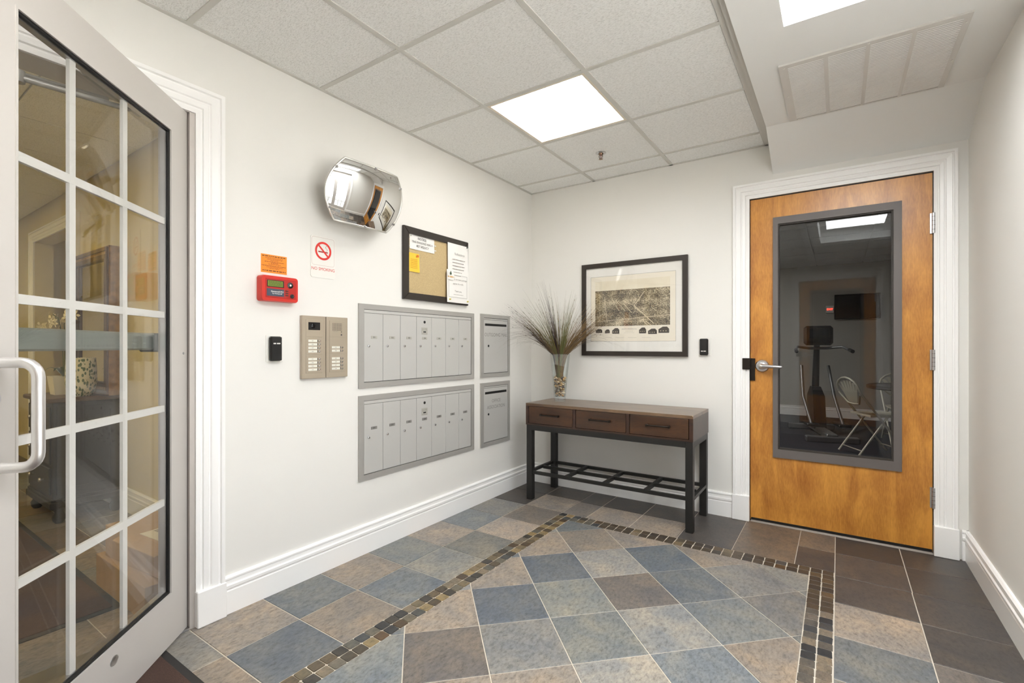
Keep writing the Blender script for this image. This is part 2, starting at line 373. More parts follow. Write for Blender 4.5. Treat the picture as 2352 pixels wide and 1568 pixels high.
for row in range(2):
    yy = MY1-p_*(row+.5); n = 30
    for k in range(n): stone(MX0+(k+.5)*(MX1-MX0)/n, yy, PALM if k < 6 else PALR if k % 5 else PALM)
    for side in (0, 1):
        n = 46
        for k in range(n):
            y = IY1-(k+.5)*.0515
            if y < -2.90: break
            stone(MX0+p_*(row+.5) if side == 0 else MX1-p_*(row+.5), y, PALM if side == 0 else (PALR if y > -1.02 else PALR2))
# rest of the band lies under the photographer, out of the picture: joined
M = MB()
for row in range(2):
    for side in (0, 1):
        x = MX0+p_*(row+.5) if side == 0 else MX1-p_*(row+.5)
        y = IY1-43.5*.0515
        while y > MY0: M.cbox((x-.0227, y-.0227, -.006), (x+.0227, y+.0227, .0003), .005); y -= .0515
    for k in range(30):
        x = MX0+(k+.5)*(MX1-MX0)/30; M.cbox((x-.0227, MY0+p_*(row+.5)-.0227, -.006), (x+.0227, MY0+p_*(row+.5)+.0227, .0003), .005)
o = M.build('mosaic_stones', MOSAIC, floor); stuff(o); o.color = C(90, 80, 66)
# ---- suspended ceiling: slab above, grid members and lay-in tiles as its pieces
ceil = struct(box('ceiling', (-.14, YF-.14, TOP-.02), (RW+.14, .14, TOP+.1), CEILP))
GX = [0, .5975, 1.2071, 1.814]; GY = [0]+[-(.238+.6096*k) for k in range(8)]+[YF]
tc = {}
for a in range(3):
    for b in range(len(GY)-1):
        if a == 1 and b in (2, 6): continue
        x0, x1, y1, y0 = GX[a]+.004, GX[a+1]-.004, GY[b]-.004, GY[b+1]+.004
        key = (round(x1-x0, 3), round(y1-y0, 3))
        if key not in tc: tc[key] = MB().box((-key[0]/2, -key[1]/2, 0), (key[0]/2, key[1]/2, .016)).mesh('ceiling_tile', TILE)
        o = ob('ceiling_tile', tc[key], ceil); o.location = ((x0+x1)/2, (y0+y1)/2, H+.0025)
for x in GX[1:3]:
    box('grid_runner', (x-.012, YF, H-.0015), (x+.012, 0, H+.0025), TBAR, ceil)
for y in GY[1:-1]:
    for a in range(3): box('grid_tee', (GX[a]+(.012 if a else 0), y-.012, H-.0012), (GX[a+1]-(.012 if a < 2 else 0), y+.012, H+.0025), TBAR, ceil)
box('wall_angle', (0, YF, H-.0015), (.02, 0, H+.002), TBAR, ceil); box('wall_angle', (0, -.02, H-.0015), (1.86, 0, H+.002), TBAR, ceil); box('wall_angle', (0, YF, H-.0015), (1.86, YF+.02, H+.002), TBAR, ceil)
box('edge_angle', (1.812, YF, H-.0015), (1.838, 0, H+.004), TBAR, ceil); box('edge_angle', (1.838, YF, H-.012), (1.862, 0, H+.004), TBAR, ceil)
# ---- drywall soffit along the right wall, raised tray in it, sloped ends
SZ = 2.462; SX = 1.86; TX0, TX1, TY0, TY1, TZ = 2.03, 2.72, -3.573, -1.327, 2.61
m = MB()
m.box((SX, YF, SZ), (TX0, 0, TOP)); m.box((TX1, YF, SZ), (RW, 0, TOP)); m.box((TX0, TY1, SZ), (TX1, 0, TOP)); m.box((TX0, YF, SZ), (TX1, TY0, TOP)); m.box((TX0, TY0, TZ), (TX1, TY1, TOP))
struct(m.build('ceiling_soffit', CEILP))
for s, yb in ((1, 0), (-1, YF)):
    struct(MB().prism([(yb, SZ+.001), (yb, 2.291), (yb-s*.368, SZ+.001)], SX, RW, 'YZ').build('ceiling_slope', CEILP))
# ---- baseboards
BP = [(.016, 0), (.016, .098), (.0125, .102), (.0125, .108), (.019, .112), (.0195, .124), (.014, .130), (.012, .146), (.017, .150), (.017, .157), (.010, .164), (0, .164), (0, 0)]
def baseboard(name, a, b, nrm):
    a = Vector(a); b = Vector(b); n = Vector(nrm)
    M = MB().loft([[a+n*d+Vector((0,0,z)) for d, z in BP], [b+n*d+Vector((0,0,z)) for d, z in BP]]); return struct(M.build(name, TRIM))
baseboard('baseboard_left', (0, -2.536, 0), (0, -.0, 0), (1, 0, 0)); baseboard('baseboard_left', (0, YF, 0), (0, -3.73, 0), (1, 0, 0))
baseboard('baseboard_back', (0.0, 0, 0), (1.62, 0, 0), (0, -1, 0)); baseboard('baseboard_back', (2.772, 0, 0), (RW, 0, 0), (0, -1, 0))
baseboard('baseboard_right', (RW, -1.515, 0), (RW, 0, 0), (-1, 0, 0)); baseboard('baseboard_right', (RW, YF, 0), (RW, -3.41, 0), (-1, 0, 0))
baseboard('baseboard_front', (0, YF, 0), (1.62, YF, 0), (0, 1, 0)); baseboard('baseboard_front', (2.772, YF, 0), (RW, YF, 0), (0, 1, 0))
# ---- door casings: profiled boards with mitred corners on plinth blocks
CP = [(0, 0), (0, .013), (.016, .013), (.018, .009), (.023, .009), (.026, .017), (.042, .020), (.045, .015), (.050, .015), (.053, .022), (.076, .025), (.079, .019), (.084, .019), (.087, .028), (.1, .028), (.1, 0)]
def casing(name, loc, rz, x0, x1, zt, w, label, ph=.168, flip=1, plinth=True):
    r = root(name, loc, rz); k = w/.1
    P = lambda X, Z: [(X(u*k), -d*flip, Z(u*k)) for u, d in CP]
    z0 = ph if plinth else 0
    MB().loft([P(lambda u: x0-u, lambda u: z0), P(lambda u: x0-u, lambda u: zt+u)]).build('side_casing', TRIM, r)
    MB().loft([P(lambda u: x1+u, lambda u: z0), P(lambda u: x1+u, lambda u: zt+u)]).build('side_casing', TRIM, r)
    MB().loft([P(lambda u: x0-u, lambda u: zt+u), P(lambda u: x1+u, lambda u: zt+u)]).build('head_casing', TRIM, r)
    if plinth:
        for a, b in ((x0-w-.006, x0+.001), (x1-.001, x1+w+.006)):
            lo_, hi_ = (-.032, 0) if flip > 0 else (0, .032)
            box('plinth_block', (a, lo_, 0), (b, hi_, ph), TRIM, r, .003)
    struct(r, label); return r
casing('trim_1', (0, 0, 0), PI/2, -3.622, -2.648, 2.132, .108, 'white moulded casing round the glass entry door', .150)
casing('trim_2', (0, 0, 0), 0, 1.722, 2.655, 2.149, .099, 'white moulded casing round the wooden door')
casing('trim_3', (0, YF, 0), 0, 1.722, 2.655, 2.149, .099, 'white moulded casing of the opposite door', flip=-1)
casing('trim_4', (RW, 0, 0), -PI/2, -OY1, -OY0, OZ, .1, 'white casing round the exterior glass doors')
# ---- exterior glazed doors in the right wall (light source of the vestibule)
r = root('window_1', (RW+.06, (OY0+OY1)/2, 0), -PI/2); w2 = (OY1-OY0)/2
m = MB(); m.box((-w2, 0, 0), (-w2+.05, .06, OZ)); m.box((w2-.05, 0, 0), (w2, .06, OZ)); m.box((-w2, 0, OZ-.05), (w2, .06, OZ)); m.box((-w2, 0, 0), (w2, .06, .02))
m.build('frame', ALU, r)
for s in (-1, 1):
    x0, x1 = (-w2+.05, -.002) if s < 0 else (.002, w2-.05)
    m = MB(); m.box((x0, .01, .02), (x0+.09, .05, OZ-.05)); m.box((x1-.09, .01, .02), (x1, .05, OZ-.05)); m.box((x0+.09, .01, .02), (x1-.09, .05, .2)); m.box((x0+.09, .01, OZ-.15), (x1-.09, .05, OZ-.05)); m.build('door_leaf', ALU, r)
    for k in range(1, 3): x = x0+.09+(x1-x0-.18)*k/3; box('muntin', (x-.01, .022, .2), (x+.01, .038, OZ-.15), ALU, r)
    for k in range(1, 5): z = .2+(OZ-.35)*k/5; box('muntin', (x0+.09, .0225, z-.01), (x1-.09, .0375, z+.01), ALU, r)
    box('pane', (x0+.09, .029, .2), (x1-.09, .031, OZ-.15), GLASS, r)
struct(r, 'pair of glazed exterior doors with white grilles')
struct(box('ground_outside', (RW+.14, -40, -.2), (60, 40, -.06), mat('outdoor concrete', C(200, 197, 190), .9, var=.06)))
# ================================================================== DOORS
def wood_door(name, loc, flip, label, hardware=True):
    """leaf x 1.722..2.655, front face at y=.006 looking along -y (flip mirrors it for the opposite wall)"""
    r = root(name, loc); r.scale = (1, flip, 1)
    x0, x1, z0, z1 = 1.7255, 2.6515, .013, 2.1435; a, b, c, d = 1.884, 2.492, .470, 1.982
    m = MB()
    for lo_, hi_ in (((x0, .006, z0), (a, .05, z1)), ((b, .006, z0), (x1, .05, z1)), ((a, .006, z0), (b, .05, c)), ((a, .006, d), (b, .05, z1))): m.box(lo_, hi_)
    m.build('leaf', WOODD, r)
    # vision frame, mitred
    F = [(1.860, .443, 2.517, 2.006), (1.893, .502, 2.474, 1.957)]
    def quad_ring(y0, y1, o, i, nm, mt, lip=True):
        for k in range(4):
            O = [(o[0], o[1]), (o[2], o[1]), (o[2], o[3]), (o[0], o[3])]; I = [(i[0], i[1]), (i[2], i[1]), (i[2], i[3]), (i[0], i[3])]
            p = [O[k], O[(k+1)%4], I[(k+1)%4], I[k]]
            MB().prism(p, y0, y1, 'XZ').build(nm, mt, r)
    quad_ring(-.007, .006, F[0], (1.889, .4975, 2.479, 1.961), 'vision_frame', HMFRAME)
    quad_ring(.0, .03, (1.884, .490, 2.486, 1.968), (1.897, .507, 2.470, 1.953), 'glazing_stop', HMDARK)
    box('pane', (1.89, .026, .49), (2.48, .030, 1.97), GLASS, r)
    m = MB(); m.box((1.7165, .0015, .0), (1.7255, .12, 2.1495)); m.box((2.6515, .0015, 0), (2.6625, .12, 2.1495)); m.box((1.7165, .0015, 2.1435), (2.6625, .12, 2.1515)); m.build('door_jamb', DARK, r)
    m = MB(); m.prism([(-.012, 0), (-.004, .009), (.055, .011), (.075, 0)], 1.728, 2.652, 'YZ'); m.build('threshold', mat('worn threshold', C(120, 112, 104), .45, .4), r)
    box('sweep', (1.73, .004, .008), (2.65, .04, .024), DARK, r)
    for zc in (1.857, 1.09, .317):
        m = MB(); m.cyl((2.6545, -.010, zc-.057), (2.6545, -.010, zc+.057), .0075, n=12); m.box((2.640, -.001, zc-.057), (2.6545, .007, zc+.057)); m.box((2.6545, -.0095, zc-.057), (2.664, -.0025, zc+.057))
        h = m.build('hinge', SATIN, r, 40)
        m = MB()
        for k in range(4): z = zc-.0355+.0237*k; m.cyl((2.6545, -.010, z-.0008), (2.6545, -.010, z+.0008), .0077, n=12)
        m.build('knuckle_joint', HMDARK, h)
    rose = MB().lathe([(.041, 0), (.041, .006), (.036, .013), (.024, .014), (.022, .02), (.0175, .021), (.0175, .045), (0.0, .045)], (1.797, .006, 1.037), 'Y', 28).build('rosette', SATIN, r, 40)
    m = MB(); m.tube([(1.790, -.046, 1.037), (1.815, -.052, 1.037), (1.86, -.055, 1.0355), (1.895, -.055, 1.0345), (1.914, -.05, 1.034)], [.017, .0135, .0115, .0105, .0085], 10); m.build('lever', SATIN, r, 50)
    m = MB().lathe([(.010, 0), (.010, .004), (.0085, .005), (0, .005)], (1.792, -.0605, 1.037), 'Y', 18).build('key_cylinder', NICKEL, r, 40)
    box('latch_guard', (1.681, -.030, 1.012), (1.729, -.001, 1.087), BRONZE, r, .002)
    box('latch_guard', (1.727, -.006, .938), (1.755, .006, 1.086), BRONZE, r, .0015)
    struct(r, label); return r
wood_door('door_2', (0, 0, 0), 1, 'stained wooden door with tall grey framed glass panel')
wood_door('door_3', (0, YF, 0), -1, 'matching wooden door in the opposite wall')
# ---- glass entry door, hinged at the far jamb and standing open into the vestibule
TH = math.radians(42.3)
r = root('door_1', (-.010, -2.672, 0), TH-PI/2)   # local +x runs from the hinge to the free edge, local +y out of the visible face
DW, DZ0, DZ1, ST_ = .915, .010, 2.130, .118
m = MB(); g0, g1, gz0, gz1 = .118, .797, .209, 2.006
m.box((0, -.045, DZ0), (g0, 0, DZ1)); m.box((g1, -.045, DZ0), (DW, 0, DZ1)); m.box((g0, -.045, DZ0), (g1, 0, gz0)); m.box((g0, -.045, gz1), (g1, 0, DZ1))
m.build('leaf_frame', ALU, r)
def ring(o, i, y0, y1, nm, mt):
    O = [(o[0], o[1]), (o[2], o[1]), (o[2], o[3]), (o[0], o[3])]; I = [(i[0], i[1]), (i[2], i[1]), (i[2], i[3]), (i[0], i[3])]
    for k in range(4): MB().prism([O[k], O[(k+1)%4], I[(k+1)%4], I[k]], y0, y1, 'XZ').build(nm, mt, r)
ring((g0-.006, gz0-.006, g1+.006, gz1+.006), (g0+.0005, gz0+.0005, g1-.0005, gz1-.0005), -.002, .0025, 'glazing_bead', ALU)
ring((g0, gz0, g1, gz1), (g0+.008, gz0+.008, g1-.008, gz1-.008), -.014, -.004, 'gasket', DARK)
box('pane', (g0+.004, -.012, gz0+.004), (g1-.004, -.0105, gz1-.004), GLASS, r)
box('pane', (g0+.004, -.034, gz0+.004), (g1-.004, -.0325, gz1-.004), GLASS, r)
ring((g0, gz0, g1, gz1), (g0+.012, gz0+.012, g1-.012, gz1-.012), -.0325, -.0125, 'spacer', SATIN)
GRILLE = mat('white grille bar', C(226, 224, 218), .4)
for x in (.360, .592): box('grille_bar', (x-.0115, -.027, gz0+.012), (x+.0115, -.017, gz1-.012), GRILLE, r)
for z in (1.649, 1.287, .927, .565): box('grille_bar', (g0+.012, -.0275, z-.0125), (g1-.012, -.0165, z+.0125), GRILLE, r)
m = MB(); P = [(.862, 0, 1.128), (.862, .055, 1.128)]
for k in range(0, 7):
    a = k/6*PI/2; P.append((.862, .055+.035*math.sin(a)+.005, 1.128-.035*(1-math.cos(a))))
Q = [(x, y, 2.008-z) for x, y, z in P][::-1]
m.tube(P+Q, .0127, 14); m.build('pull_handle', ALUSH, r, 60)
MB().lathe([(.019, 0), (.019, .007), (.013, .008), (0, .008)], (0, 0, 0), 'Y', 20, Matrix.Translation((.868, 0, 1.043)) @ Matrix.Rotation(PI, 4, 'Z')).build('lock_cylinder', SATIN, r, 40)
MB().lathe([(.0055, 0), (.0055, .0015), (.003, .002), (0, .002)], (0, 0, 0), 'Y', 14, Matrix.Translation((.028, 0, 1.138)) @ Matrix.Rotation(PI, 4, 'Z')).build('screw', SATIN, r, 40)
m = MB(); m.lathe([(.019, 0), (.019, .0012), (.011, .0016), (.009, .0006), (0, .0006)], (0, 0, 0), 'Y', 20, Matrix.Translation((.443, 0, .157)) @ Matrix.Rotation(PI, 4, 'Z') @ Matrix.Diagonal((1, 1, .8, 1))); m.build('plug_plate', SATIN, r, 40)
# push bar on the hall face
PB = mat('push bar aluminium', C(150, 158, 150), .4, .6)
bar = box('push_bar', (.10, -.112, 1.153), (.80, -.060, 1.217), PB, r, .006)
box('bar_end_case', (.02, -.118, 1.145), (.115, -.045, 1.218), mat('dark end case', C(86, 90, 90), .45, .4), r, .006)
box('bar_end_case', (.795, -.115, 1.145), (.90, -.045, 1.225), PB, r, .006)
box('dogging_light', (.05, -.1195, 1.17), (.062, -.117, 1.19), mat('red lens', C(190, 40, 40), .3), r)
m = MB(); m.cyl((-.010, .003, DZ0), (-.010, .003, DZ1), .008, n=10); m.box((-.010, -.03, DZ0), (0, 0, DZ1)); m.build('gear_hinge', mat('hinge metal', C(150, 142, 138), .4, .6), r, 40)
CLM = mat('closer metal', C(150, 148, 142), .35, .6)
cb = box('door_closer', (.14, -.105, 2.035), (.44, -.045, 2.095), CLM, r, .008)
m = MB(); m.tube([(.25, -.075, 2.040), (.25, -.075, 2.015)], .012, 10); m.tube([(.25, -.075, 2.018), (.405, -.30, 2.028)], .010, 8); m.build('closer_arm', CLM, r, 60)
m = MB(); m.tube([(.405, -.30, 2.040), (.10, -.235, 2.118)], .009, 8); m.lathe([(.016, 2.012), (.016, 2.05), (0, 2.05)], (.405, -.30, 0), 'Z', 14); m.build('closer_link', CLM, r, 60)
struct(r, 'open grey metal glass door with white grilles and a tubular pull handle')

JMB = mat('grey metal jamb', C(186, 180, 174), .45, .2)
r2 = root('trim_5', (0, 0, 0))
box('jamb', (-.138, -2.668, 0), (.004, -2.648, 2.145), JMB, r2); box('jamb', (-.138, -3.622, 0), (.004, -3.602, 2.145), JMB, r2); box('head', (-.138, -3.602, 2.130), (.004, -2.668, 2.150), JMB, r2); box('stop', (-.095, -2.684, 0), (-.06, -2.668, 2.13), JMB, r2); box('weatherstrip', (-.022, -2.672, 0), (-.012, -2.666, 2.13), DARK, r2)
box('sill', (-.138, -3.602, -.001), (.004, -2.668, .008), SATIN, r2)
struct(r2, 'grey metal frame of the entry door')
# ================================================================== THINGS ON THE LEFT WALL (local x to the right, -y out of the wall)
def mailbox(name, y0, y1, z0, z1, label, nums, group):
    W, Hh = y1-y0, z1-z0; r = lwall(name, (y0+y1)/2, z0); b = .034; bt = .030
    O = [(-W/2, 0), (W/2, 0), (W/2, Hh), (-W/2, Hh)]; I = [(-W/2+b, bt), (W/2-b, bt), (W/2-b, Hh-bt), (-W/2+b, Hh-bt)]
    for k in range(4): MB().prism([O[k], O[(k+1)%4], I[(k+1)%4], I[k]], -.010, 0, 'XZ').build('frame_rail', MAILF, r)
    box('back_plate', (-W/2+b-.002, -.001, bt-.002), (W/2-b+.002, 0, Hh-bt+.002), DARK, r)
    box('top_strip', (-W/2+b+.002, -.0085, Hh-bt-.020), (W/2-b-.002, -.001, Hh-bt-.002), MAILM, r, .0015)
    n = 7; x0, x1 = -W/2+b+.002, W/2-b-.002; dw = (x1-x0)/n
    zp = (1.217-.931) if z0 > .8 else (.700-.413)
    for k in range(n):
        a = x0+k*dw; big = 4 if k in (0, 6) else 1
        d = box('mailbox_door', (a+.0011, -.0075, bt+.003), (a+dw-.0011, -.001, Hh-bt-.0215), MAILM, r, .001)
        cx = a+dw*.52
        pl = box('number_plate', (cx-.022, -.0092, zp-.008), (cx+.022, -.007, zp+.008), mat_plate if z0 > .8 else mat_plate2, d, .0008)
        text(pl, [(nums[k], cx, zp, .0125, 'CENTER')], INK, 'number', -.0095, .01)
        kx = a+.031
        MB().lathe([(.0078, 0), (.0078, .003), (.0066, .007), (.0035, .0085), (0, .0085)], (kx, -.0075, zp-.050), 'Y', 16).build('lock', CHROME, d, 40)
        if k == 3:
            MB().lathe([(.009, 0), (.009, .0015), (.006, .002), (0, .001)], (cx, -.0075, zp+.104), 'Y', 16).build('master_lock', DARK, d, 40)
            q = box('mail_badge', (cx-.027, -.0088, zp+.024), (cx+.027, -.0072, zp+.070), mat_plate, d, .0006)
            text(q, [('U.S. MAIL', cx, zp+.0595, .0115, 'CENTER')], INKG, 'lettering', -.0092)
            dashes(q, [(cx-.022, cx+.022, zp+.0505, .0018), (cx-.022, cx+.022, zp+.028, .0018)], INKG, 'print', -.0092)
            box('badge_slot', (cx-.012, -.0094, zp+.037), (cx+.012, -.0086, zp+.045), DARK, q, .002)
    tag(r, label, 'mailbox', group); return r
mat_plate = mat('plate silver', C(186, 184, 176), .45, .3); mat_plate2 = mat('plate grey', C(142, 140, 136), .45, .3)
mailbox('wall_mailbox', -1.828, -.806, .932, 1.406, 'upper silver wall mailbox with seven doors below the cork board', ['301', '302', '303', '304', '305', '306', '307'], 'silver apartment mailboxes')
mailbox('wall_mailbox', -1.828, -.806, .412, .889, 'lower silver wall mailbox with seven doors and grey number plates', ['201', '202', '203', '204', '205', '206', '207'], 'silver apartment mailboxes')
def dropbox(y0, y1, z0, z1, label, words):
    W, Hh = y1-y0, z1-z0; r = lwall('mail_drop_box', (y0+y1)/2, z0); b, bt = .038, .028
    O = [(-W/2, 0), (W/2, 0), (W/2, Hh), (-W/2, Hh)]; I = [(-W/2+b, bt), (W/2-b*.7, bt), (W/2-b*.7, Hh-bt), (-W/2+b, Hh-bt)]
    for k in range(4): MB().prism([O[k], O[(k+1)%4], I[(k+1)%4], I[k]], -.010, 0, 'XZ').build('frame_rail', MAILF, r)
    box('back_plate', (-W/2+b-.002, -.001, bt-.002), (W/2-b*.7+.002, 0, Hh-bt+.002), DARK, r)
    box('top_strip', (-W/2+b+.003, -.0085, Hh-bt-.013), (W/2-b*.7-.003, -.001, Hh-bt-.003), MAILM, r, .001)
    d = box('access_door', (-W/2+b+.003, -.0075, bt+.003), (W/2-b*.7-.003, -.001, Hh-bt-.015), MAILM, r, .001)
    cx = .006
    sl = box('letter_slot', (-W/2+b+.016, -.0085, Hh-.088), (W/2-b*.7-.02, -.007, Hh-.070), DARK, d, .002)
    MB().lathe([(.009, 0), (.009, .001), (.006, .002), (0, .001)], (-W/2+b+.06, -.0075, Hh*.497), 'Y', 16).build('keyhole', DARK, d, 40)
    text(d, words, mat_eng, 'lettering', -.0079)
    tag(r, label, 'mailbox', 'silver mail drop boxes'); return r
mat_eng = mat('engraved letters', C(140, 139, 137), .5, .3)
dropbox(-.728, -.345, .932, 1.410, 'silver outgoing mail drop box nearest the room corner, upper one', [('OUTGOING MAIL', .006, .322, .038, 'CENTER')])
dropbox(-.728, -.345, .409, .890, 'silver office association drop box nearest the room corner, lower one', [('OFFICE', .006, .336, .036, 'CENTER'), ('ASSOCIATION', .006, .290, .036, 'CENTER')])
# ---- cork board
cw, ch = .616, .452; r = lwall('cork_board', -1.194, 1.457); b = .043
BLKF = mat('black board frame', C(46, 41, 36), .4)
O = [(-cw/2, 0), (cw/2, 0), (cw/2, ch), (-cw/2, ch)]; I = [(-cw/2+b, b), (cw/2-b, b), (cw/2-b, ch-b), (-cw/2+b, ch-b)]
for k in range(4):
    p = [O[k], O[(k+1)%4], I[(k+1)%4], I[k]]; c_ = ((p[0][0]+p[2][0])/2, (p[0][1]+p[2][1])/2)
    M = MB(); M.loft([[(x, -.002, z) for x, z in p], [(x, -.014, z) for x, z in p], [(x*.985+c_[0]*.015, -.019, z*.985+c_[1]*.015) for x, z in p]]); M.build('frame_rail', BLKF, r)
cork = mat('cork', C(186, 164, 122), .9, bump=.4, bscale=500, var=.18, vscale=320)
box('cork_sheet', (-cw/2+b-.002, -.008, b-.002), (cw/2-b+.002, 0, ch-b+.002), cork, r)
MB().lathe([(.007, 0), (.007, .002), (.004, .003), (0, .003)], (cw/2-.03, -.0195, .022), 'Y', 14).build('corner_lock', BRONZE, r, 40)
tag(r, 'black framed cork notice board with pinned papers above the mailboxes', 'notice board')
def sheet(name, y, z, w, h, mt, label, cat, curl=.004, base=.009, rot=0, group='notices on the cork board'):
    r = lwall(name, y, z, base); r.rotation_euler = (0, rot, PI/2) if not rot else (0, 0, PI/2)
    n = 8; M = MB(); vs = []; fs = []
    for side in (0, 1):
        for j in range(n+1):
            for i in range(n+1):
                u, v = i/n, j/n; d = curl*((1-v)**2*.8+abs(u-.5)**2*.8)
                vs.append(((u-.5)*w, -d-(0 if side == 0 else -.0004), (v-.5)*h))
    k = (n+1)**2
    for j in range(n):
        for i in range(n):
            a = j*(n+1)+i; fs.append([a, a+1, a+n+2, a+n+1]); fs.append([k+a, k+a+n+1, k+a+n+2, k+a+1])
    M.add(vs, fs); M.build('page', mt, r, 40); tag(r, label, cat, group); return r
ymid = lambda px: px
s1 = sheet('paper_notice', -1.337, 1.823, .220, .095, PAPER, 'landscape white pet policy notice at the top left of the cork board', 'notice', .003)
text(s1, [('NOTICE:', -.002, .024, .021, 'CENTER'), ('THIS BUILDING HAS A', 0, .0, .0185, 'CENTER'), ('PET POLICY', .002, -.025, .021, 'CENTER')], INK, 'lettering', -.0042)
YEL = mat('yellow paper', C(240, 192, 62), .7)
s2 = sheet('yellow_note', -1.413, 1.692, .098, .118, YEL, 'small yellow note on the left side of the cork board', 'notice', .006)
dashes(s2, [(-.030, .030, .018-.011*k, .003) for k in range(6)], mat('yellow print', C(190, 146, 40), .7), 'print', -.0062)
box('stamp', (.022, -.0066, .036), (.040, -.006, .050), mat('orange stamp', C(206, 110, 40), .7), s2)
s3 = sheet('residents_letter', -.999, 1.752, .216, .245, PAPER, 'white letter headed To Residents overlapping the right frame of the cork board', 'notice', .005, .0195)
text(s3, [('To Residents:', .012, .052, .020, 'CENTER')], INKG, 'lettering', -.0052)
dashes(s3, [(-.062, .070-.012*(k % 2), .012-.022*k, .0042) for k in range(6)], mat('brown print', C(140, 132, 124), .7), 'print', -.0052)
s4 = sheet('packages_letter', -1.008, 1.578, .228, .222, PAPER, 'white framed notice about packages at the lower right of the cork board', 'notice', .005, .0245)
GL = mat('grey line', C(170, 168, 164), .7)
m = MB(); m.box((-.098, -.0056, -.075), (.095, -.005, -.073)); m.box((-.098, -.0056, .078), (.095, -.005, .080)); m.box((-.098, -.0056, -.075), (-.0965, -.005, .080)); m.box((.0935, -.0056, -.075), (.095, -.005, .080)); m.build('border_line', GL, s4)
text(s4, [('Please do not leave packages', 0, .050, .0165, 'CENTER'), ('against the walls.', 0, .020, .0165, 'CENTER'), ('Thank you,', 0, -.032, .0165, 'CENTER')], INKG, 'lettering', -.0056)
dashes(s4, [(-.048, .052, -.056, .003)], GL, 'print', -.0056)
s5 = sheet('logo_flyer', -1.087, 1.648, .064, .056, PAPER, 'small flyer with a green drop logo between the two white letters', 'notice', .002, .030)
M = MB(); M.add([(-.002+.009*math.cos(a), -.003, .014+.009*math.sin(a)) for a in [PI*(1.15+k/10*1.7/1.0) if 0 else PI+PI*k/10 for k in range(11)]]+[(-.002, -.003, .034)], [list(range(12))]); M.build('drop_logo', mat('green ink', C(58, 84, 62), .6), s5)
dashes(s5, [(-.032, .032, -.012, .009)], mat('orange print', C(206, 168, 112), .6), 'print', -.0028)
PINW = mat('clear push pin', C(232, 230, 222), .3); PING = mat('dark green push pin', C(44, 66, 60), .3); PINY = mat('yellow push pin', C(200, 186, 70), .3)
for y, z, mt, x, lab in ((-1.436, 1.858, PINW, .008, 'white push pin at the top left corner of the cork'), (-1.452, 1.846, PINW, .008, 'white push pin at the left edge of the cork, second'), (-1.452, 1.79, PINW, .008, 'white push pin on bare cork above the yellow note'), (-1.225, 1.826, PINW, .008, 'white push pin beside the upper corner of the pet notice'), (-1.222, 1.795, PINW, .008, 'white push pin at the lower right of the pet notice'), (-.905, 1.868, PING, .0215, 'dark green push pin at the top corner of the residents letter'), (-1.095, 1.487, PINY, .0275, 'yellow push pin at the lower left of the packages notice'), (-.908, 1.484, PINY, .0275, 'yellow push pin at the lower right of the packages notice')):
    o = MB().lathe([(.005, 0), (.0055, .002), (.003, .004), (.003, .008), (.0048, .010), (0, .011)], (0, 0, 0), 'Y', 12).build('push_pin', mt, None, 40); o.location = (x, y, z); o.rotation_euler.z = PI/2; tag(o, lab, 'push pin', 'push pins on the cork board')
# ---- intercom
r = lwall('intercom_panel', -2.043, 1.004)
iw, ih = .134, .316
PLW = mat('name card', C(226, 224, 212), .6)
def module(cx, cam_mod):
    mb = box('module', (cx-iw/2+.0012, -.020, 0), (cx+iw/2-.0012, 0, ih), INTER, r, .0015)
    fx0, fx1 = cx-.047, cx+.047
    zs = [.027, .121, .210, .298]
    for k in range(3): box('face_plate', (fx0, -.0214, zs[k]+.0005), (fx1, -.0195, zs[k+1]-.0005), INTER, mb, .0006)
    rows = [.273-.03*k for k in range(0)]
    if cam_mod:
        c = box('camera_window', (cx-.033, -.0222, .245), (cx+.033, -.021, .284), BLACKPL, mb, .0006)
        MB().lathe([(.011, 0), (.011, .002), (.007, .0035), (0, .0035)], (cx-.006, -.0222, .266), 'Y', 16).build('lens', mat('lens', C(8, 8, 10), .08), c, 40)
        zr = [.190-.0178*k for k in range(4)]+[.098-.0178*k for k in range(4)]
    else:
        M = MB()
        for i in range(11):
            for j in range(7): x, z = cx-.028+.0054*i, .247+.0058*j; M.box((x-.0012, -.0218, z-.0014), (x+.0012, -.0213, z+.0014))
        stuff(M.build('speaker_holes', DARK, mb)); dashes(mb, [(cx-.028, cx+.004, .2395, .0014)], INKG, 'print', -.0218)
        MB().lathe([(.0024, 0), (.0024, .001), (0, .001)], (cx+.025, -.0214, .239), 'Y', 10).build('microphone_hole', DARK, mb)
        box('sensor', (cx+.021, -.0222, .219), (cx+.029, -.021, .228), HMFRAME, mb)
        zr = [.157, .1395]+[.099-.0178*k for k in range(4)]
    for k, z in enumerate(zr):
        q = box('name_plate', (cx-.034, -.0226, z-.0060), (cx+.017, -.021, z+.0060), PLW, mb, .0006)
        text(q, [(('%d' % ((301 if k < 4 else 201)+k % 4)) if cam_mod else ('%d' % ((305 if k < 2 else 203)+k)), cx-.010, z, .0075, 'CENTER')], INKG, 'number', -.0229)
        box('plate_stop', (cx+.0172, -.0222, z-.006), (cx+.0205, -.021, z+.006), DARK, mb)
        MB().lathe([(.0052, 0), (.0052, .0025), (.0038, .004), (0, .0042)], (cx+.030, -.0212, z-.0005), 'Y', 14).build('call_button', CHROME, mb, 40)
module(-.0675, True); module(.0675, False)
tag(r, 'two module brushed nickel door intercom left of the mailboxes', 'intercom')
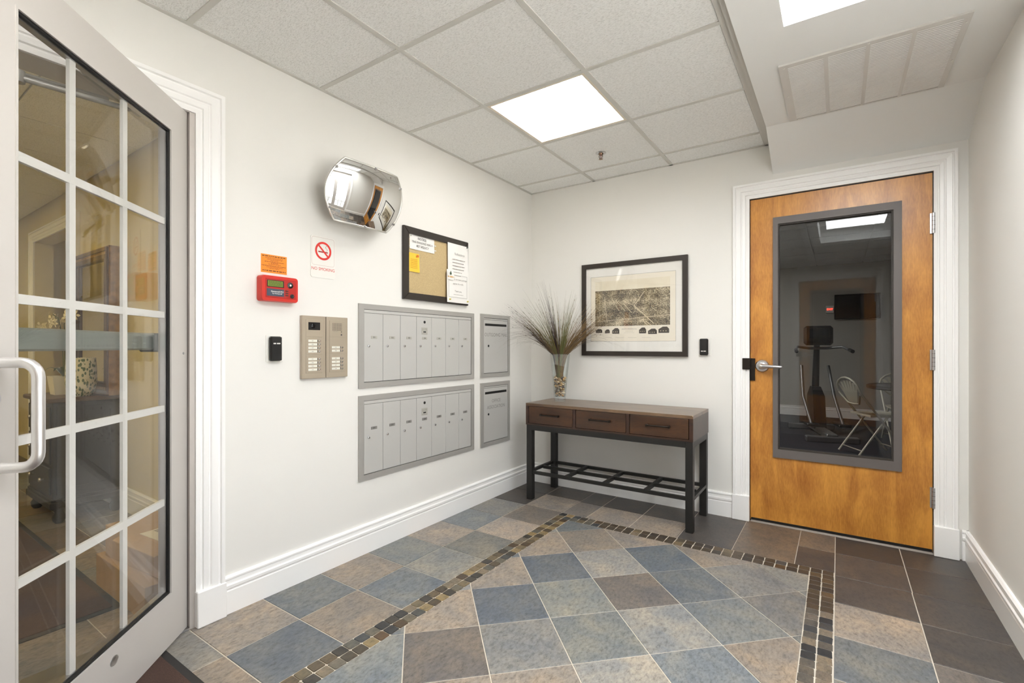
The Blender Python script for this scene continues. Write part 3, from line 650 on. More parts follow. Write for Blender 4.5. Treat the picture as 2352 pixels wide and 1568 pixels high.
# ---- card readers
def reader(loc, rz, label, textz, flip=1):
    r = root('card_reader', loc, rz)
    box('wall_plate', (-.041, -.004, -.062), (.041, 0, .064), WHITEPL, r, .0015)
    d = MB(); d.cbox((-.030, -.024, -.058), (.026, -.004, .058), .006); d.build('reader_body', BLACKPL, r, 30)
    f = MB(); f.cbox((-.028, -.029, -.056), (.024, -.022, .056), .006); f = f.build('reader_cover', BLACKPL, r, 30)
    dashes(f, [(-.019, .016, textz, .0055)], WHITEPL, 'print', -.0294)
    tag(r, label, 'card reader', 'black card readers'); return r
reader((0, -2.308, 1.155), PI/2, 'black card reader on a white plate left of the intercom', .022)
reader((1.436, 0, 1.162), 0, 'black card reader on a white plate beside the wooden door', -.032)
ro = reader((1.45, YF, 1.162), PI, 'black card reader beside the opposite wooden door', -.032)
# ---- no smoking sign
r = lwall('no_smoking_sign', -2.047, 1.520)
def rrect(x0, z0, x1, z1, rad, n=5):
    P = []
    for cx, cz, a0 in ((x1-rad, z0+rad, -PI/2), (x1-rad, z1-rad, 0), (x0+rad, z1-rad, PI/2), (x0+rad, z0+rad, PI)):
        for k in range(n+1): a = a0+k/n*PI/2; P.append((cx+rad*math.cos(a), cz+rad*math.sin(a)))
    return P
MB().prism(rrect(-.072, 0, .072, .214, .012), -.003, 0, 'XZ').build('sign_plate', WHITEPL, r)
RED = mat('sign red', C(206, 44, 34), .45)
M = MB()
def band(P, Q, y=-.0034):
    n = len(P); M.add([(x, y, z) for x, z in P]+[(x, y, z) for x, z in Q], [[i, (i+1)%n, n+(i+1)%n, n+i] for i in range(n)])
band(rrect(-.066, .064, .066, .208, .012), rrect(-.0652, .0648, .0652, .2072, .0112))
M.build('border_line', mat('sign border', C(170, 120, 120), .5), r)
M = MB(); cc = (.0, .140); R1, R2 = .0475, .0365
P = [(cc[0]+R1*math.cos(2*PI*k/40), cc[1]+R1*math.sin(2*PI*k/40)) for k in range(40)]; Q = [(cc[0]+R2*math.cos(2*PI*k/40), cc[1]+R2*math.sin(2*PI*k/40)) for k in range(40)]
band(P, Q, -.0036)
M.build('prohibition_ring', RED, r)
M = MB(); a = math.radians(-45); dx, dz = math.cos(a), math.sin(a); w = .0046
M.add([(cc[0]+s*dx*.04+t*dz*w, -.0038, cc[1]+s*dz*.04-t*dx*w) for s, t in ((-1,-1), (1,-1), (1,1), (-1,1))], [[0,1,2,3]]); M.build('prohibition_bar', RED, r)
M = MB(); M.box((-.029, -.0035, .131), (.022, -.0033, .138)); M.box((.023, -.0035, .131), (.027, -.0033, .138)); M.build('cigarette', mat('dark red print', C(150, 50, 40), .5), r)
M = MB(); M.tube([(.018+.006*math.sin(k*1.1), -.0034, .142+k*.0042) for k in range(8)], .0009, 5); M.build('smoke_line', mat('smoke print', C(150, 110, 110), .5), r)
text(r, [('NO SMOKING', 0, .045, .0215, 'CENTER')], RED, 'lettering', -.0036)
tag(r, 'white no smoking sign with red circle under the convex mirror', 'sign')
# ---- orange notice
r = lwall('orange_notice', -2.308, 1.512)
box('page', (-.063, -.0012, 0), (.063, 0, .086), mat('orange paper', C(246, 138, 34), .65), r)
KO = mat('print on orange', C(92, 52, 20), .7)
dashes(r, [(-.058, .058, .076, .0042), (-.042, .044, .069, .0022), (-.034, .040, .063, .0022), (-.018, .022, .0575, .0022), (-.046, .048, .051, .0026), (-.016, .02, .0455, .0026), (-.028, .032, .040, .0022), (-.060, .060, .032, .0026), (-.038, .042, .026, .0022), (-.022, .026, .020, .0022), (-.056, .056, .008, .0045)], KO, 'print', -.0016)
tag(r, 'small orange printed notice above the red fire panel', 'notice')
# ---- fire panel
r = lwall('fire_alarm_panel', -2.300, 1.438)
REDP = mat('red fire panel plastic', C(198, 40, 26), .38); REDD = mat('red panel recess', C(172, 30, 20), .4)
P = rrect(-.090, -.062, .090, .056, .012)
P = [(x, z+(.006*(1-(x/.09)**2) if z > 0 else 0)) for x, z in P]
M = MB(); M.loft([[(x, 0, z) for x, z in P], [(x, -.034, z) for x, z in P], [(x*.97, -.042, z*.97) for x, z in P]]); M.build('housing', REDP, r, 40)
f = box('face_recess', (-.072, -.0436, -.046), (.078, -.0415, .043), REDD, r, .001)
lc = box('display_bezel', (-.066, -.0448, .004), (.016, -.043, .036), BLACKPL, r, .001)
sc = box('display_screen', (-.063, -.0454, .007), (.010, -.0446, .033), mat('green display', C(110, 126, 42), .35, emit=C(110, 130, 40), estr=.12), lc)
dashes(sc, [(-.058, .004, .027-.0055*k, .0026) for k in range(4)], mat('display text', C(70, 86, 26), .5), 'print', -.0458)
bl = box('brand_plate', (-.067, -.0446, -.038), (.016, -.043, -.004), mat('slate blue plate', C(66, 72, 88), .4), r)
text(bl, [('Gamewell-FCI', .013, -.0165, .0105, 'RIGHT'), ('by Honeywell', .006, -.0255, .0085, 'RIGHT')], WHITEPL, 'lettering', -.0449, .01)
kp = MB().lathe([(.0145, 0), (.0145, .002), (.012, .0032), (0, .0032)], (.047, -.0436, .019), 'Y', 20).build('keypad_ring', BLACKPL, r, 40)
MB().lathe([(.0046, 0), (.0046, .0012), (0, .0015)], (.047, -.0466, .019), 'Y', 16).build('enter_button', WHITEPL, kp, 40)
for k in range(3): box('key_button', (.023, -.0452, -.0125-.0105*k), (.038, -.043, -.006-.0105*k), mat('brown key', C(92, 44, 36), .5), r, .001)
MB().lathe([(.010, 0), (.010, .003), (.007, .004), (.0045, .002), (0, .002)], (.056, -.0436, -.032), 'Y', 20).build('key_switch', DARK, r, 40)
tag(r, 'red fire alarm panel with green display on the left wall', 'alarm panel')
# ---- convex mirror: domed rectangle with curved ends, tilted down
u = Vector((.0044, 1, 0)).normalized(); tl = .294; nn = Vector((1, -.0044, 0)).normalized()
vv = Vector((0, 0, 1))*math.cos(tl)+nn*math.sin(tl); nrm = nn*math.cos(tl)-Vector((0, 0, 1))*math.sin(tl)
Mr = Matrix((u, -nrm, vv)).transposed().to_4x4(); Mr.translation = Vector((.129, -1.881, 1.961))
r = root('convex_mirror'); r.matrix_world = Mr
MW, MH, BUL, RS = .335, .305, .072, .57
dome = lambda x, z: math.sqrt(RS*RS-x*x-z*z)-math.sqrt(RS*RS-.246**2)+.006
n1, n2 = 36, 28; vs = []; fs = []
for j in range(n2+1):
    v = -1+2*j/n2; half = MW/2+BUL*(1-v*v)
    for i in range(n1+1): x = (-1+2*i/n1)*half; z = v*MH/2; vs.append((x, -dome(x, z), z))
for j in range(n2):
    for i in range(n1): a = j*(n1+1)+i; fs.append([a, a+1, a+n1+2, a+n1+1])
M = MB(); M.add(vs, fs); M.build('mirror_dome', MIRRORM, r, 180)
E_ = [(MW/2+BUL*(1-v*v), v*MH/2) for v in [-1+2*k/16 for k in range(17)]]; E_ = E_+[(MW/2*(1-2*k/12), MH/2) for k in range(1, 12)]+[(-x, z) for x, z in E_[::-1]]+[(-MW/2*(1-2*k/12), -MH/2) for k in range(1, 12)]
M = MB(); M.tube([(x*1.005, -dome(x, z)+.003, z*1.005) for x, z in E_]+[(E_[0][0]*1.005, -dome(*E_[0])+.003, E_[0][1]*1.005)], .0062, 8); M.build('rim', mat('silver rim', C(206, 204, 198), .3, .8), r, 40)
M = MB(); M.loft([[(x*.995, -dome(x, z)+.004, z*.995) for x, z in E_], [(x*.9, .012, z*.9) for x, z in E_], [(x*.3, .05, z*.3) for x, z in E_]]); M.build('back_shell', mat('grey shell', C(150, 146, 138), .6), r, 40)
for x, z in ((0, -MH/2), (0, MH/2), (MW/2+.04, .1), (-MW/2-.04, -.1), (MW/2+.04, -.1), (-MW/2-.04, .1)): box('rim_clip', (x-.006, -dome(x, z)-.007, z-.006), (x+.006, -dome(x, z)+.008, z+.006), SATIN, r, .001)
M = MB(); M.cyl((0, .045, 0), (0, .105, .035), .014, n=12); M.build('bracket', SATIN, r, 40)
tag(r, 'chrome convex safety mirror high on the left wall', 'mirror')
# ================================================================== BACK WALL: framed print
r = root('framed_print', (.909, 0, 1.092)); pw, ph = .830, .730; b = .036
O = [(-pw/2, 0), (pw/2, 0), (pw/2, ph), (-pw/2, ph)]; I = [(-pw/2+b, b), (pw/2-b, b), (pw/2-b, ph-b), (-pw/2+b, ph-b)]
PF = mat('dark brown picture frame', C(42, 35, 29), .45)
for k in range(4): MB().prism([O[k], O[(k+1)%4], I[(k+1)%4], I[k]], -.024, -.001, 'XZ').build('frame_rail', PF, r)
box('mat_board', (-pw/2+b-.002, -.012, b-.002), (pw/2-b+.002, -.006, ph-b+.002), mat('mat board', C(240, 237, 230), .75), r)
m = MB(); X0, X1, Z0, Z1 = -.339, .331, .112, .625
CREAM = mat('aged paper', C(240, 232, 215), .75)
sh = box('print_sheet', (X0, -.0128, Z0), (X1, -.0118, Z1), CREAM, r)
m = MB()
for lo_, hi_ in (((X0, Z0), (X1, Z0+.0016)), ((X0, Z1-.0016), (X1, Z1)), ((X0, Z0), (X0+.0016, Z1)), ((X1-.0016, Z0), (X1, Z1))): m.box((lo_[0], -.0131, lo_[1]), (hi_[0], -.0128, hi_[1]))
m.build('sheet_border', INKG, sh)
def city():
    mt = bpy.data.materials.new('birds eye town print'); mt.use_nodes = True; nt = mt.node_tree; N = nt.nodes; L = nt.links; bs = N['Principled BSDF']; bs.inputs['Roughness'].default_value = .75
    tc = N.new('ShaderNodeTexCoord'); sp = N.new('ShaderNodeSeparateXYZ'); L.new(tc.outputs['Generated'], sp.inputs[0])
    mp = N.new('ShaderNodeMapping'); mp.inputs['Scale'].default_value = (16, 1, 20); mp.inputs['Rotation'].default_value = (0, .45, 0); L.new(tc.outputs['Generated'], mp.inputs[0])
    vo = N.new('ShaderNodeTexVoronoi'); vo.feature = 'DISTANCE_TO_EDGE'; vo.distance = 'EUCLIDEAN'; vo.inputs['Scale'].default_value = 1; vo.inputs['Randomness'].default_value = .55; L.new(mp.outputs[0], vo.inputs['Vector'])
    st = ramp(N, [(0, (.6,.6,.6,1)), (.012, (.5,.5,.5,1)), (.03, (0,0,0,1))]); L.new(vo.outputs['Distance'], st.inputs[0])
    n1 = N.new('ShaderNodeTexNoise'); n1.inputs['Scale'].default_value = 55; n1.inputs['Detail'].default_value = 6; n1.inputs['Roughness'].default_value = .75; L.new(tc.outputs['Generated'], n1.inputs['Vector'])
    n2 = N.new('ShaderNodeTexNoise'); n2.inputs['Scale'].default_value = 5; n2.inputs['Detail'].default_value = 5; L.new(tc.outputs['Generated'], n2.inputs['Vector'])
    ad = N.new('ShaderNodeMath'); ad.operation = 'MULTIPLY_ADD'; ad.inputs[1].default_value = .55; L.new(n2.outputs['Fac'], ad.inputs[0]); L.new(n1.outputs['Fac'], ad.inputs[2])
    tx = ramp(N, [(.66, C(44, 38, 30)), (.80, C(124, 110, 86)), (.92, C(222, 208, 176))]); L.new(ad.outputs[0], tx.inputs[0])
    m1 = N.new('ShaderNodeMix'); m1.data_type = 'RGBA'; L.new(st.outputs[0], m1.inputs[0]); L.new(tx.outputs[0], m1.inputs[6]); m1.inputs[7].default_value = C(218, 204, 172)
    sk = ramp(N, [(.3, C(230, 219, 194)), (.7, C(239, 231, 210))]); L.new(n2.outputs['Fac'], sk.inputs[0])
    hz = N.new('ShaderNodeMath'); hz.operation = 'GREATER_THAN'; hz.inputs[1].default_value = .79; L.new(sp.outputs['Z'], hz.inputs[0])
    m2 = N.new('ShaderNodeMix'); m2.data_type = 'RGBA'; L.new(hz.outputs[0], m2.inputs[0]); L.new(m1.outputs[2], m2.inputs[6]); L.new(sk.outputs[0], m2.inputs[7])
    L.new(m2.outputs[2], bs.inputs['Base Color']); return mt
im = box('town_view', (-.300, -.0133, .232), (.290, -.0127, .586), city(), sh)
SEP = mat('street print', C(222, 208, 178), .75); SPD = mat('sepia dark print', C(64, 56, 46), .75)
M = MB()
def street(a, b_, w=.003):
    a, b_ = Vector((a[0], 0, a[1])), Vector((b_[0], 0, b_[1])); t = (b_-a).normalized(); q = Vector((-t.z, 0, t.x))*w/2
    M.add([tuple(p+Vector((0, -.0136, 0))) for p in (a-q, b_-q, b_+q, a+q)], [[0,1,2,3]])
for a, b_, w in (((-.07, .425), (.02, .385), .003), ((.02, .385), (.10, .490), .004), ((.02, .385), (.17, .245), .005), ((.015, .380), (.07, .33), .003), ((-.13, .432), (-.05, .345), .003), ((-.22, .46), (-.20, .262), .003), ((-.28, .27), (.29, .306), .003), ((.08, .28), (.12, .235), .005), ((-.26, .44), (-.26, .26), .0025), ((.15, .37), (.19, .335), .003), ((-.06, .40), (.0, .33), .003), ((.11, .262), (.15, .233), .004), ((-.17, .452), (-.10, .35), .002)): street(a, b_, w)
M.build('street_lines', SEP, sh)
for k, (x, z, w, h) in enumerate(((-.268, .196, .054, .030), (-.198, .192, .040, .030), (-.128, .194, .058, .044), (.085, .194, .054, .044), (.160, .186, .066, .040), (.244, .196, .078, .046))):
    pts = [(x-w/2, z-h/2), (x+w/2, z-h/2), (x+w/2, z+h*.15), (x+w*.3, z+h*.5), (x-w*.1, z+h*.5), (x-w/2, z+h*.1)]
    v_ = MB().prism(pts, -.0133, -.0128, 'XZ').build('house_vignette', SPD, sh)
    M = MB()
    for q in range(3): M.box((x-w*.32+q*w*.25, -.0136, z-h*.25), (x-w*.32+q*w*.25+w*.06, -.0134, z-h*.08))
    M.build('house_window', SEP, v_)
text(sh, [('SOUTH ORANGE, N.J.', -.02, .207, .0125, 'CENTER')], INKG, 'lettering', -.0131)
dashes(sh, [(-.05, .01, .190, .003), (-.06, .02, .178, .002), (-.23, -.16, .140, .0025), (-.13, -.06, .140, .0025), (-.03, .04, .140, .0025), (.08, .15, .140, .0025)], mat('faint print', C(196, 188, 172), .7), 'print', -.0131)
box('glazing', (-pw/2+b, -.0165, b), (pw/2-b, -.0150, ph-b), GLASS, r)
tag(r, 'framed old town view print in a dark frame on the back wall', 'picture')
# ================================================================== CEILING FITTINGS
def ceiling_light(x0, x1, y0, y1, label, st=LIGHTP):
    r = root('ceiling_light', ((x0+x1)/2, (y0+y1)/2, H)); a, b = (x1-x0)/2-.012, (y1-y0)/2-.012
    FR = mat('warm white fixture frame', C(226, 216, 200), .4)
    for lo_, hi_ in (((-a, -b, 0), (-a+.016, b, .006)), ((a-.016, -b, 0), (a, b, .006)), ((-a+.016, -b, 0), (a-.016, -b+.016, .006)), ((-a+.016, b-.016, 0), (a-.016, b, .006))): box('frame_rail', lo_, hi_, FR, r)
    RE = mat('white reflector', C(244, 236, 214), .35)
    c, d = a-.016, b-.016; h = .085
    m = MB(); m.add([(-c, -d, .006), (c, -d, .006), (c, d, .006), (-c, d, .006), (-c*.96, -d*.96, h), (c*.96, -d*.96, h), (c*.96, d*.96, h), (-c*.96, d*.96, h)], [[0,1,5,4], [1,2,6,5], [2,3,7,6], [3,0,4,7], [4,5,6,7]]); m.build('reflector', RE, r)
    # curved centre basket and side diffusers
    box('diffuser', (-c*.93, -d*.93, .060), (c*.93, d*.93, .064), st, r)
    prof = [(-.13+.26*k/10, .028+.020*abs(k-5)/5) for k in range(11)]
    m = MB(); 
    n = len(prof); m.add([(-c*.9, y, z) for y, z in prof]+[(c*.9, y, z) for y, z in prof], [[i, i+1, n+i+1, n+i] for i in range(n-1)]); m.build('lamp_basket', st, r, 60)
    tag(r, label, 'ceiling light', 'recessed ceiling lights'); return r
ceiling_light(GX[1], GX[2], GY[3], GY[2], 'recessed square ceiling light among the acoustic tiles')
ceiling_light(GX[1], GX[2], GY[7], GY[6], 'recessed square ceiling light behind the viewpoint')
r = root('tray_fill_panel', (2.375, -2.45, TZ)); m = MB(); m.box((-.30, -1.0, -.012), (-.28, 1.0, 0)); m.box((.28, -1.0, -.012), (.30, 1.0, 0)); m.box((-.28, -1.0, -.012), (.28, -.98, 0)); m.box((-.28, .98, -.012), (.28, 1.0, 0)); m.build('frame', TRIM, r)  # unseen panel added as fill, evens out the light on walls and soffit
box('diffuser', (-.28, -.98, -.008), (.28, .98, -.004), emission('tray fill emitter', (.97, .99, 1, 1), TRAY_FILL), r); tag(r, 'added fill light panel hidden inside the raised soffit tray', 'ceiling light')
def sprinkler(x, y, z, label):
    r = root('sprinkler_head', (x, y, z)); BR = mat('aged brass sprinkler', C(120, 96, 78), .35, .8)
    MB().lathe([(.034, 0), (.034, -.002), (.026, -.005), (.018, -.005), (.016, 0)], (0,0,0), 'Z', 24).build('escutcheon', SATIN, r, 40)
    MB().lathe([(.015, 0), (.015, -.010), (.010, -.016), (0, -.016)], (0,0,0), 'Z', 16).build('body', BR, r, 40)
    for s in (-1, 1): MB().tube([(s*.010, 0, -.012), (s*.0125, 0, -.022), (s*.009, 0, -.034), (s*.002, 0, -.042)], .0024, 6).build('frame_arm', BR, r, 60)
    MB().cyl((0, 0, -.016), (0, 0, -.040), .0022, n=8).build('bulb', mat('red bulb', C(150, 40, 30), .2), r, 40)
    MB().lathe([(.0135, -.042), (.0135, -.0435), (0, -.0435)], (0,0,0), 'Z', 16).build('deflector', BR, r, 40)
    tag(r, label, 'sprinkler', 'fire sprinklers'); return r
sprinkler(.868, -.495, H+.002, 'brass fire sprinkler in the acoustic tile beside the ceiling light')
sprinkler(2.36, -1.39, TZ, 'fire sprinkler in the raised tray of the soffit')
VENT = mat('white vent enamel', C(216, 213, 208), .4); VSL = mat('white louvre enamel', C(246, 245, 242), .4); VBACK = mat('vent backing', C(120, 117, 112), .8)
def vent(yc, flip, label):
    r = root('return_air_vent', (2.315, yc, SZ)); r.scale.y = flip; a, b = .332, .324
    ix = [-.296, -.156, -.1395, -.003, .0125, .151, .166, .308]
    box('backing', (-.30, -.30, -.002), (.312, .315, -.0005), VBACK, r)
    m = MB(); 
    for lo_, hi_ in (((-a, -b), (ix[0], b)), ((ix[7], -b), (a, b)), ((ix[0], -b), (ix[7], -.295)), ((ix[0], .312), (ix[7], b))): m.box((lo_[0], lo_[1], -.008), (hi_[0], hi_[1], 0))
    m.build('frame', VENT, r)
    for k in (1, 3, 5): box('divider', (ix[k], -.295, -.008), (ix[k+1], .312, 0), VENT, r)
    for k in range(4):
        x0, x1 = ix[2*k], ix[2*k+1]; m = MB(); n = 42
        for j in range(n):
            y = -.292+j*.0143; m.add([(x0, y, -.0072), (x1, y, -.0072), (x1, y+.0096, -.0078), (x0, y+.0096, -.0078), (x0, y, -.0060), (x1, y, -.0060), (x1, y+.0096, -.0066), (x0, y+.0096, -.0066)], [[0,1,2,3], [7,6,5,4], [0,4,5,1], [1,5,6,2], [2,6,7,3], [3,7,4,0]])
        stuff(m.build('louvre_slats', VSL, r))
    for x, y in ((-.31, -.30), (0.005, -.31), (.32, -.26), (-.316, .0), (.322, .05), (-.29, .318), (0, .318), (.3, .318)): MB().lathe([(.005, -.008), (.004, -.0098), (0, -.01)], (x, y, 0), 'Z', 10).build('screw', WHITEPL, r, 40)
    tag(r, label, 'vent', 'ceiling vents'); return r
vent(-.705, 1, 'white four panel return air vent in the soffit above the wooden door'); vent(YF+.705, -1, 'white return air vent in the soffit at the opposite end')
# ================================================================== CONSOLE TABLE
r = root('console_table', (.8525, -.2475, 0)); hw, hd = .6155, .2125; zb, zt = .570, .734; t = .020
m = MB(); m.box((-hw, -hd, zt-t), (hw, hd, zt)); m.build('top', WALTOP, r)
m = MB(); m.box((-hw, -hd, zb), (hw, hd, zb+.012)); m.box((-hw, -hd, zb+.012), (-hw+.024, hd, zt-t)); m.box((hw-.024, -hd, zb+.012), (hw, hd, zt-t)); m.box((-hw+.024, hd-.012, zb+.012), (hw-.024, hd, zt-t)); m.box((-.2165, -hd, zb+.012), (-.1945, hd-.012, zt-t)); m.box((.1825, -hd, zb+.012), (.2045, hd-.012, zt-t)); m.box((-hw+.024, -hd+.03, zb+.012), (hw-.024, -hd+.036, zt-t), None); m.build('carcass', WALNUT, r)
for x0, x1 in ((-.589, -.2185), (-.1925, .1805), (.2065, .589)):
    d = box('drawer', (x0+.002, -hd-.0005, zb+.0145), (x1-.002, -hd+.025, zt-t-.003), DRAWER, r, .0012)
    cx = (x0+x1)/2; m = MB(); m.cbox((cx-.075, -hd-.024, .648), (cx+.075, -hd-.014, .658), .002); m.cbox((cx-.078, -hd-.026, .646), (cx-.066, -hd, .660), .002); m.cbox((cx+.066, -hd-.026, .646), (cx+.078, -hd, .660), .002); m.build('handle', BRONZE, d)
LX, LY, lw = hw-.003, hd-.004, .046
for sx in (-1, 1):
    for sy in (-1, 1):
        xa, xb = sorted((sx*LX, sx*(LX-lw))); ya, yb = sorted((sy*LY, sy*(LY-lw))); box('leg', (xa, ya, 0), (xb, yb, zb), BLACKM, r, .0015)
for sy in (-1, 1): ya, yb = sorted((sy*LY, sy*(LY-.03))); box('apron_rail', (-LX+lw, ya, .530), (LX-lw, yb, zb), BLACKM, r)
for sx in (-1, 1): xa, xb = sorted((sx*LX, sx*(LX-.03))); box('apron_rail', (xa, -LY+lw, .530), (xb, LY-lw, zb), BLACKM, r)
zs = .196
for y in (-LY+.022, 0, LY-.022): box('shelf_rail', (-LX+(lw if y else .03), y-.011, zs), (LX-(lw if y else .03), y+.011, zs+.022), BLACKM, r)
for x in (-LX+.012, -.290, .006, .300, LX-.012): box('shelf_crossbar', (x-.011, -LY+.034, zs+.001), (x+.011, LY-.034, zs+.0225), BLACKM, r)
MB().add([(hw, -hd-.0006, zt), (hw-.007, -hd-.0006, zt), (hw, -hd-.0006, zt-.008)], [[0,1,2]]).build('corner_chip', mat('bare wood chip', C(214, 190, 160), .8), r)
tag(r, 'dark wood console table with three drawers and black metal legs', 'table')
# ---- tall square glass vase
VX, VY, VZ = .395, -.212, zt+.0005
r = root('glass_vase', (VX, VY, VZ), .62); vh = .372
hs = lambda z: .0415+.031*(z/vh)**1.15
def sq(h, z, c=.010): return [(h-c, -h, z), (h, -h+c, z), (h, h-c, z), (h-c, h, z), (-h+c, h, z), (-h, h-c, z), (-h, -h+c, z), (-h+c, -h, z)]
zz = [0, .004, .03, .08, .14, .2, .26, .32, vh]
rings = [sq(hs(0)-.003, 0)]+[sq(hs(z), z) for z in zz[1:]]+[sq(hs(z)-.004, z) for z in zz[:2:-1]]+[sq(hs(.03)-.006, .032)]
MB().loft(rings).build('vase_body', GLASSV, r)
tag(r, 'tall tapered square glass vase on the console table', 'vase')
# ---- pebbles
PEB = mat('river pebble', (1, 1, 1, 1), .4, objcol=True, var=.15, vscale=90)
pm = []
for s in range(6):
    rr = random.Random(s); bm = bmesh.new(); bmesh.ops.create_icosphere(bm, subdivisions=2, radius=1)
    f3 = [rr.uniform(-1, 1) for _ in range(6)]
    for v in bm.verts:
        c = v.co; k = 1+.12*math.sin(2*c.x+f3[0]*3)+.10*math.sin(2.3*c.y+f3[1]*3)
        v.co = Vector((c.x*1.0, c.y*(.82+.1*f3[2]), c.z*(.62+.12*f3[3])))*k
    me = bpy.data.meshes.new('pebble'); bm.to_mesh(me); bm.free(); me.materials.append(PEB); me.shade_smooth(); pm.append(me)
PC = [(196,166,124), (214,190,156), (168,136,98), (126,108,96), (184,160,130), (222,204,178), (104,92,90), (150,140,126), (202,164,112), (86,76,72)]
placed = []; rp = random.Random(11); cs, sn = math.cos(.62), math.sin(.62); tries = 0
while len(placed) < 130 and tries < 60000:
    tries += 1; z = .042+rp.random()**.9*.146; R = .0105*rp.uniform(.85, 1.25); h = hs(z)-.006-R*.95
    x, y = rp.uniform(-h, h), rp.uniform(-h, h)
    if rp.random() < .6:
        if rp.random() < .5: x = h*rp.choice((-1, 1))*rp.uniform(.9, 1)
        else: y = h*rp.choice((-1, 1))*rp.uniform(.9, 1)
    if all((x-a)**2+(y-b)**2+(z-c)**2 > (.80*(R+q))**2 for a, b, c, q in placed): placed.append((x, y, z, R))
for x, y, z, R in placed:
    o = ob('pebble', rp.choice(pm)); o.location = (VX+x*cs-y*sn, VY+x*sn+y*cs, VZ+z); o.scale = (R*1.1, R*1.1, R*1.1); o.rotation_euler = (rp.uniform(-.7, .7), rp.uniform(-.7, .7), rp.uniform(0, 6)); pc = rp.choice(PC); o.color = C(*pc); word = 'dark brown' if sum(pc) < 300 else 'grey brown' if sum(pc) < 430 else 'tan' if sum(pc) < 530 else 'pale cream'
    tag(o, 'small %s river pebble inside the glass vase' % word, 'pebble', 'pebbles filling the glass vase')
# ---- dried grass arrangement
r = root('grass_arrangement', (VX, VY, VZ+.18)); rg = random.Random(5)
right = Vector((.827, .562, 0)); deep = Vector((-.562, .827, 0))
GM = {'dark': mat('dark purple grass', C(56, 42, 38), .7), 'green': mat('olive grass', C(100, 102, 56), .7), 'tan': mat('tan grass', C(124, 98, 60), .7), 'fine': mat('fine grey grass', C(92, 82, 70), .7)}
MBS = {k: MB() for k in GM}
def blade(kind, lean, depth, length, bend, r0, seeds=0):
    base = Vector((rg.uniform(-.022, .022), rg.uniform(-.022, .022), 0)); P = [base]; n = 9
    rim = right*max(-.05, min(.05, lean*.055))+deep*max(-.045, min(.045, depth*.05))+Vector((rg.uniform(-.008, .008), rg.uniform(-.008, .008), .185))
    P.append(base*.6+rim*.35+Vector((0, 0, .0))); P[-1].z = .07; P.append(rim)
    d = (right*lean+deep*depth+Vector((0, 0, 1))).normalized(); p = rim.copy(); st = length/n
    side = (right*lean+deep*depth); side = side.normalized() if side.length > .05 else right*rg.choice((-1, 1))
    for k in range(n):
        d = (d+side*bend*.10*(k/n+.2)+Vector((0, 0, -1))*bend*.13*(k/n)**1.2+Vector((rg.uniform(-1, 1), rg.uniform(-1, 1), 0))*.03).normalized()
        p = p+d*st; q = p+r.location
        if q.x < .03: p.x = .03-r.location.x
        if q.y > -.03: p.y = -.03-r.location.y
        P.append(p.copy())
    P = [Vector(q) for q in P]; N_ = len(P)
    MBS[kind].tube(P, [r0*(1 if i < 3 else max(.12, 1-(i-3)/(N_-3.6))) for i in range(N_)], 3, caps=False)
    for k in range(seeds):
        i = rg.randint(5, N_-2); a, b = P[i], P[i+1]; q = a.lerp(b, rg.random()); t_ = (b-a).normalized()
        MBS[kind].tube([q-t_*.006, q+Vector((rg.uniform(-.002, .002), rg.uniform(-.002, .002), 0)), q+t_*.006], [.0004, .0017, .0004], 4, caps=False)
for cen, spread, kind, cnt, ln, bd, sd in ((-.85, .22, 'dark', 50, .46, .5, 2), (-.55, .25, 'green', 46, .44, .4, 2), (-.20, .13, 'dark', 54, .50, .15, 0), (.16, .16, 'green', 50, .45, .12, 1), (.55, .22, 'tan', 60, .44, .35, 4), (.86, .20, 'tan', 46, .46, .45, 4), (.75, .25, 'dark', 28, .42, .5, 3), (0, .45, 'tan', 40, .42, .3, 2), (-.6, .4, 'tan', 30, .44, .5, 3)):
    for k in range(cnt): blade(kind, rg.gauss(cen, spread*.62), rg.gauss(-.08, .22), ln*rg.uniform(.6, 1.22), bd*rg.uniform(.4, 1.5), rg.uniform(.0010, .0019), rg.randint(0, sd))
for k in range(70):
    s = rg.choice((-1, -1, 1)); blade('fine', s*rg.uniform(.3, 1.1), rg.gauss(-.1, .3), rg.uniform(.38, .62), rg.uniform(2.2, 4.6), .0007)
for kind, mb_ in MBS.items(): stuff(mb_.build({'dark': 'dark_grass_blades', 'green': 'olive_grass_blades', 'tan': 'tan_grass_blades', 'fine': 'drooping_grass_blades'}[kind], GM[kind], r))
tag(r, 'tall spray of dark olive and tan ornamental grass in the glass vase', 'plant')
# ================================================================== FLOOR MATS
MATB = mat('brown ribbed mat', C(70, 50, 42), .95, bump=.8, bscale=420, var=.3, vscale=260); RUB = mat('black rubber', C(38, 36, 35), .7)
def mat_thing(x0, x1, y0, y1, label):
    r = root('entry_mat', ((x0+x1)/2, (y0+y1)/2, 0)); a, b = (x1-x0)/2, (y1-y0)/2
    box('rubber_border', (-a, -b, 0), (a, b, .004), RUB, r, .001); box('mat_pile', (-a+.028, -b+.028, .004), (a-.028, b-.028, .0085), MATB, r, .0015); tag(r, label, 'mat', 'brown entrance mats'); return r
mat_thing(.085, 2.6, -3.75, -2.781, 'brown entrance mat with black edge under the open glass door'); mat_thing(-2.46, -.44, -3.72, -2.757, 'brown entrance mat on the hall floor seen through the glass door')
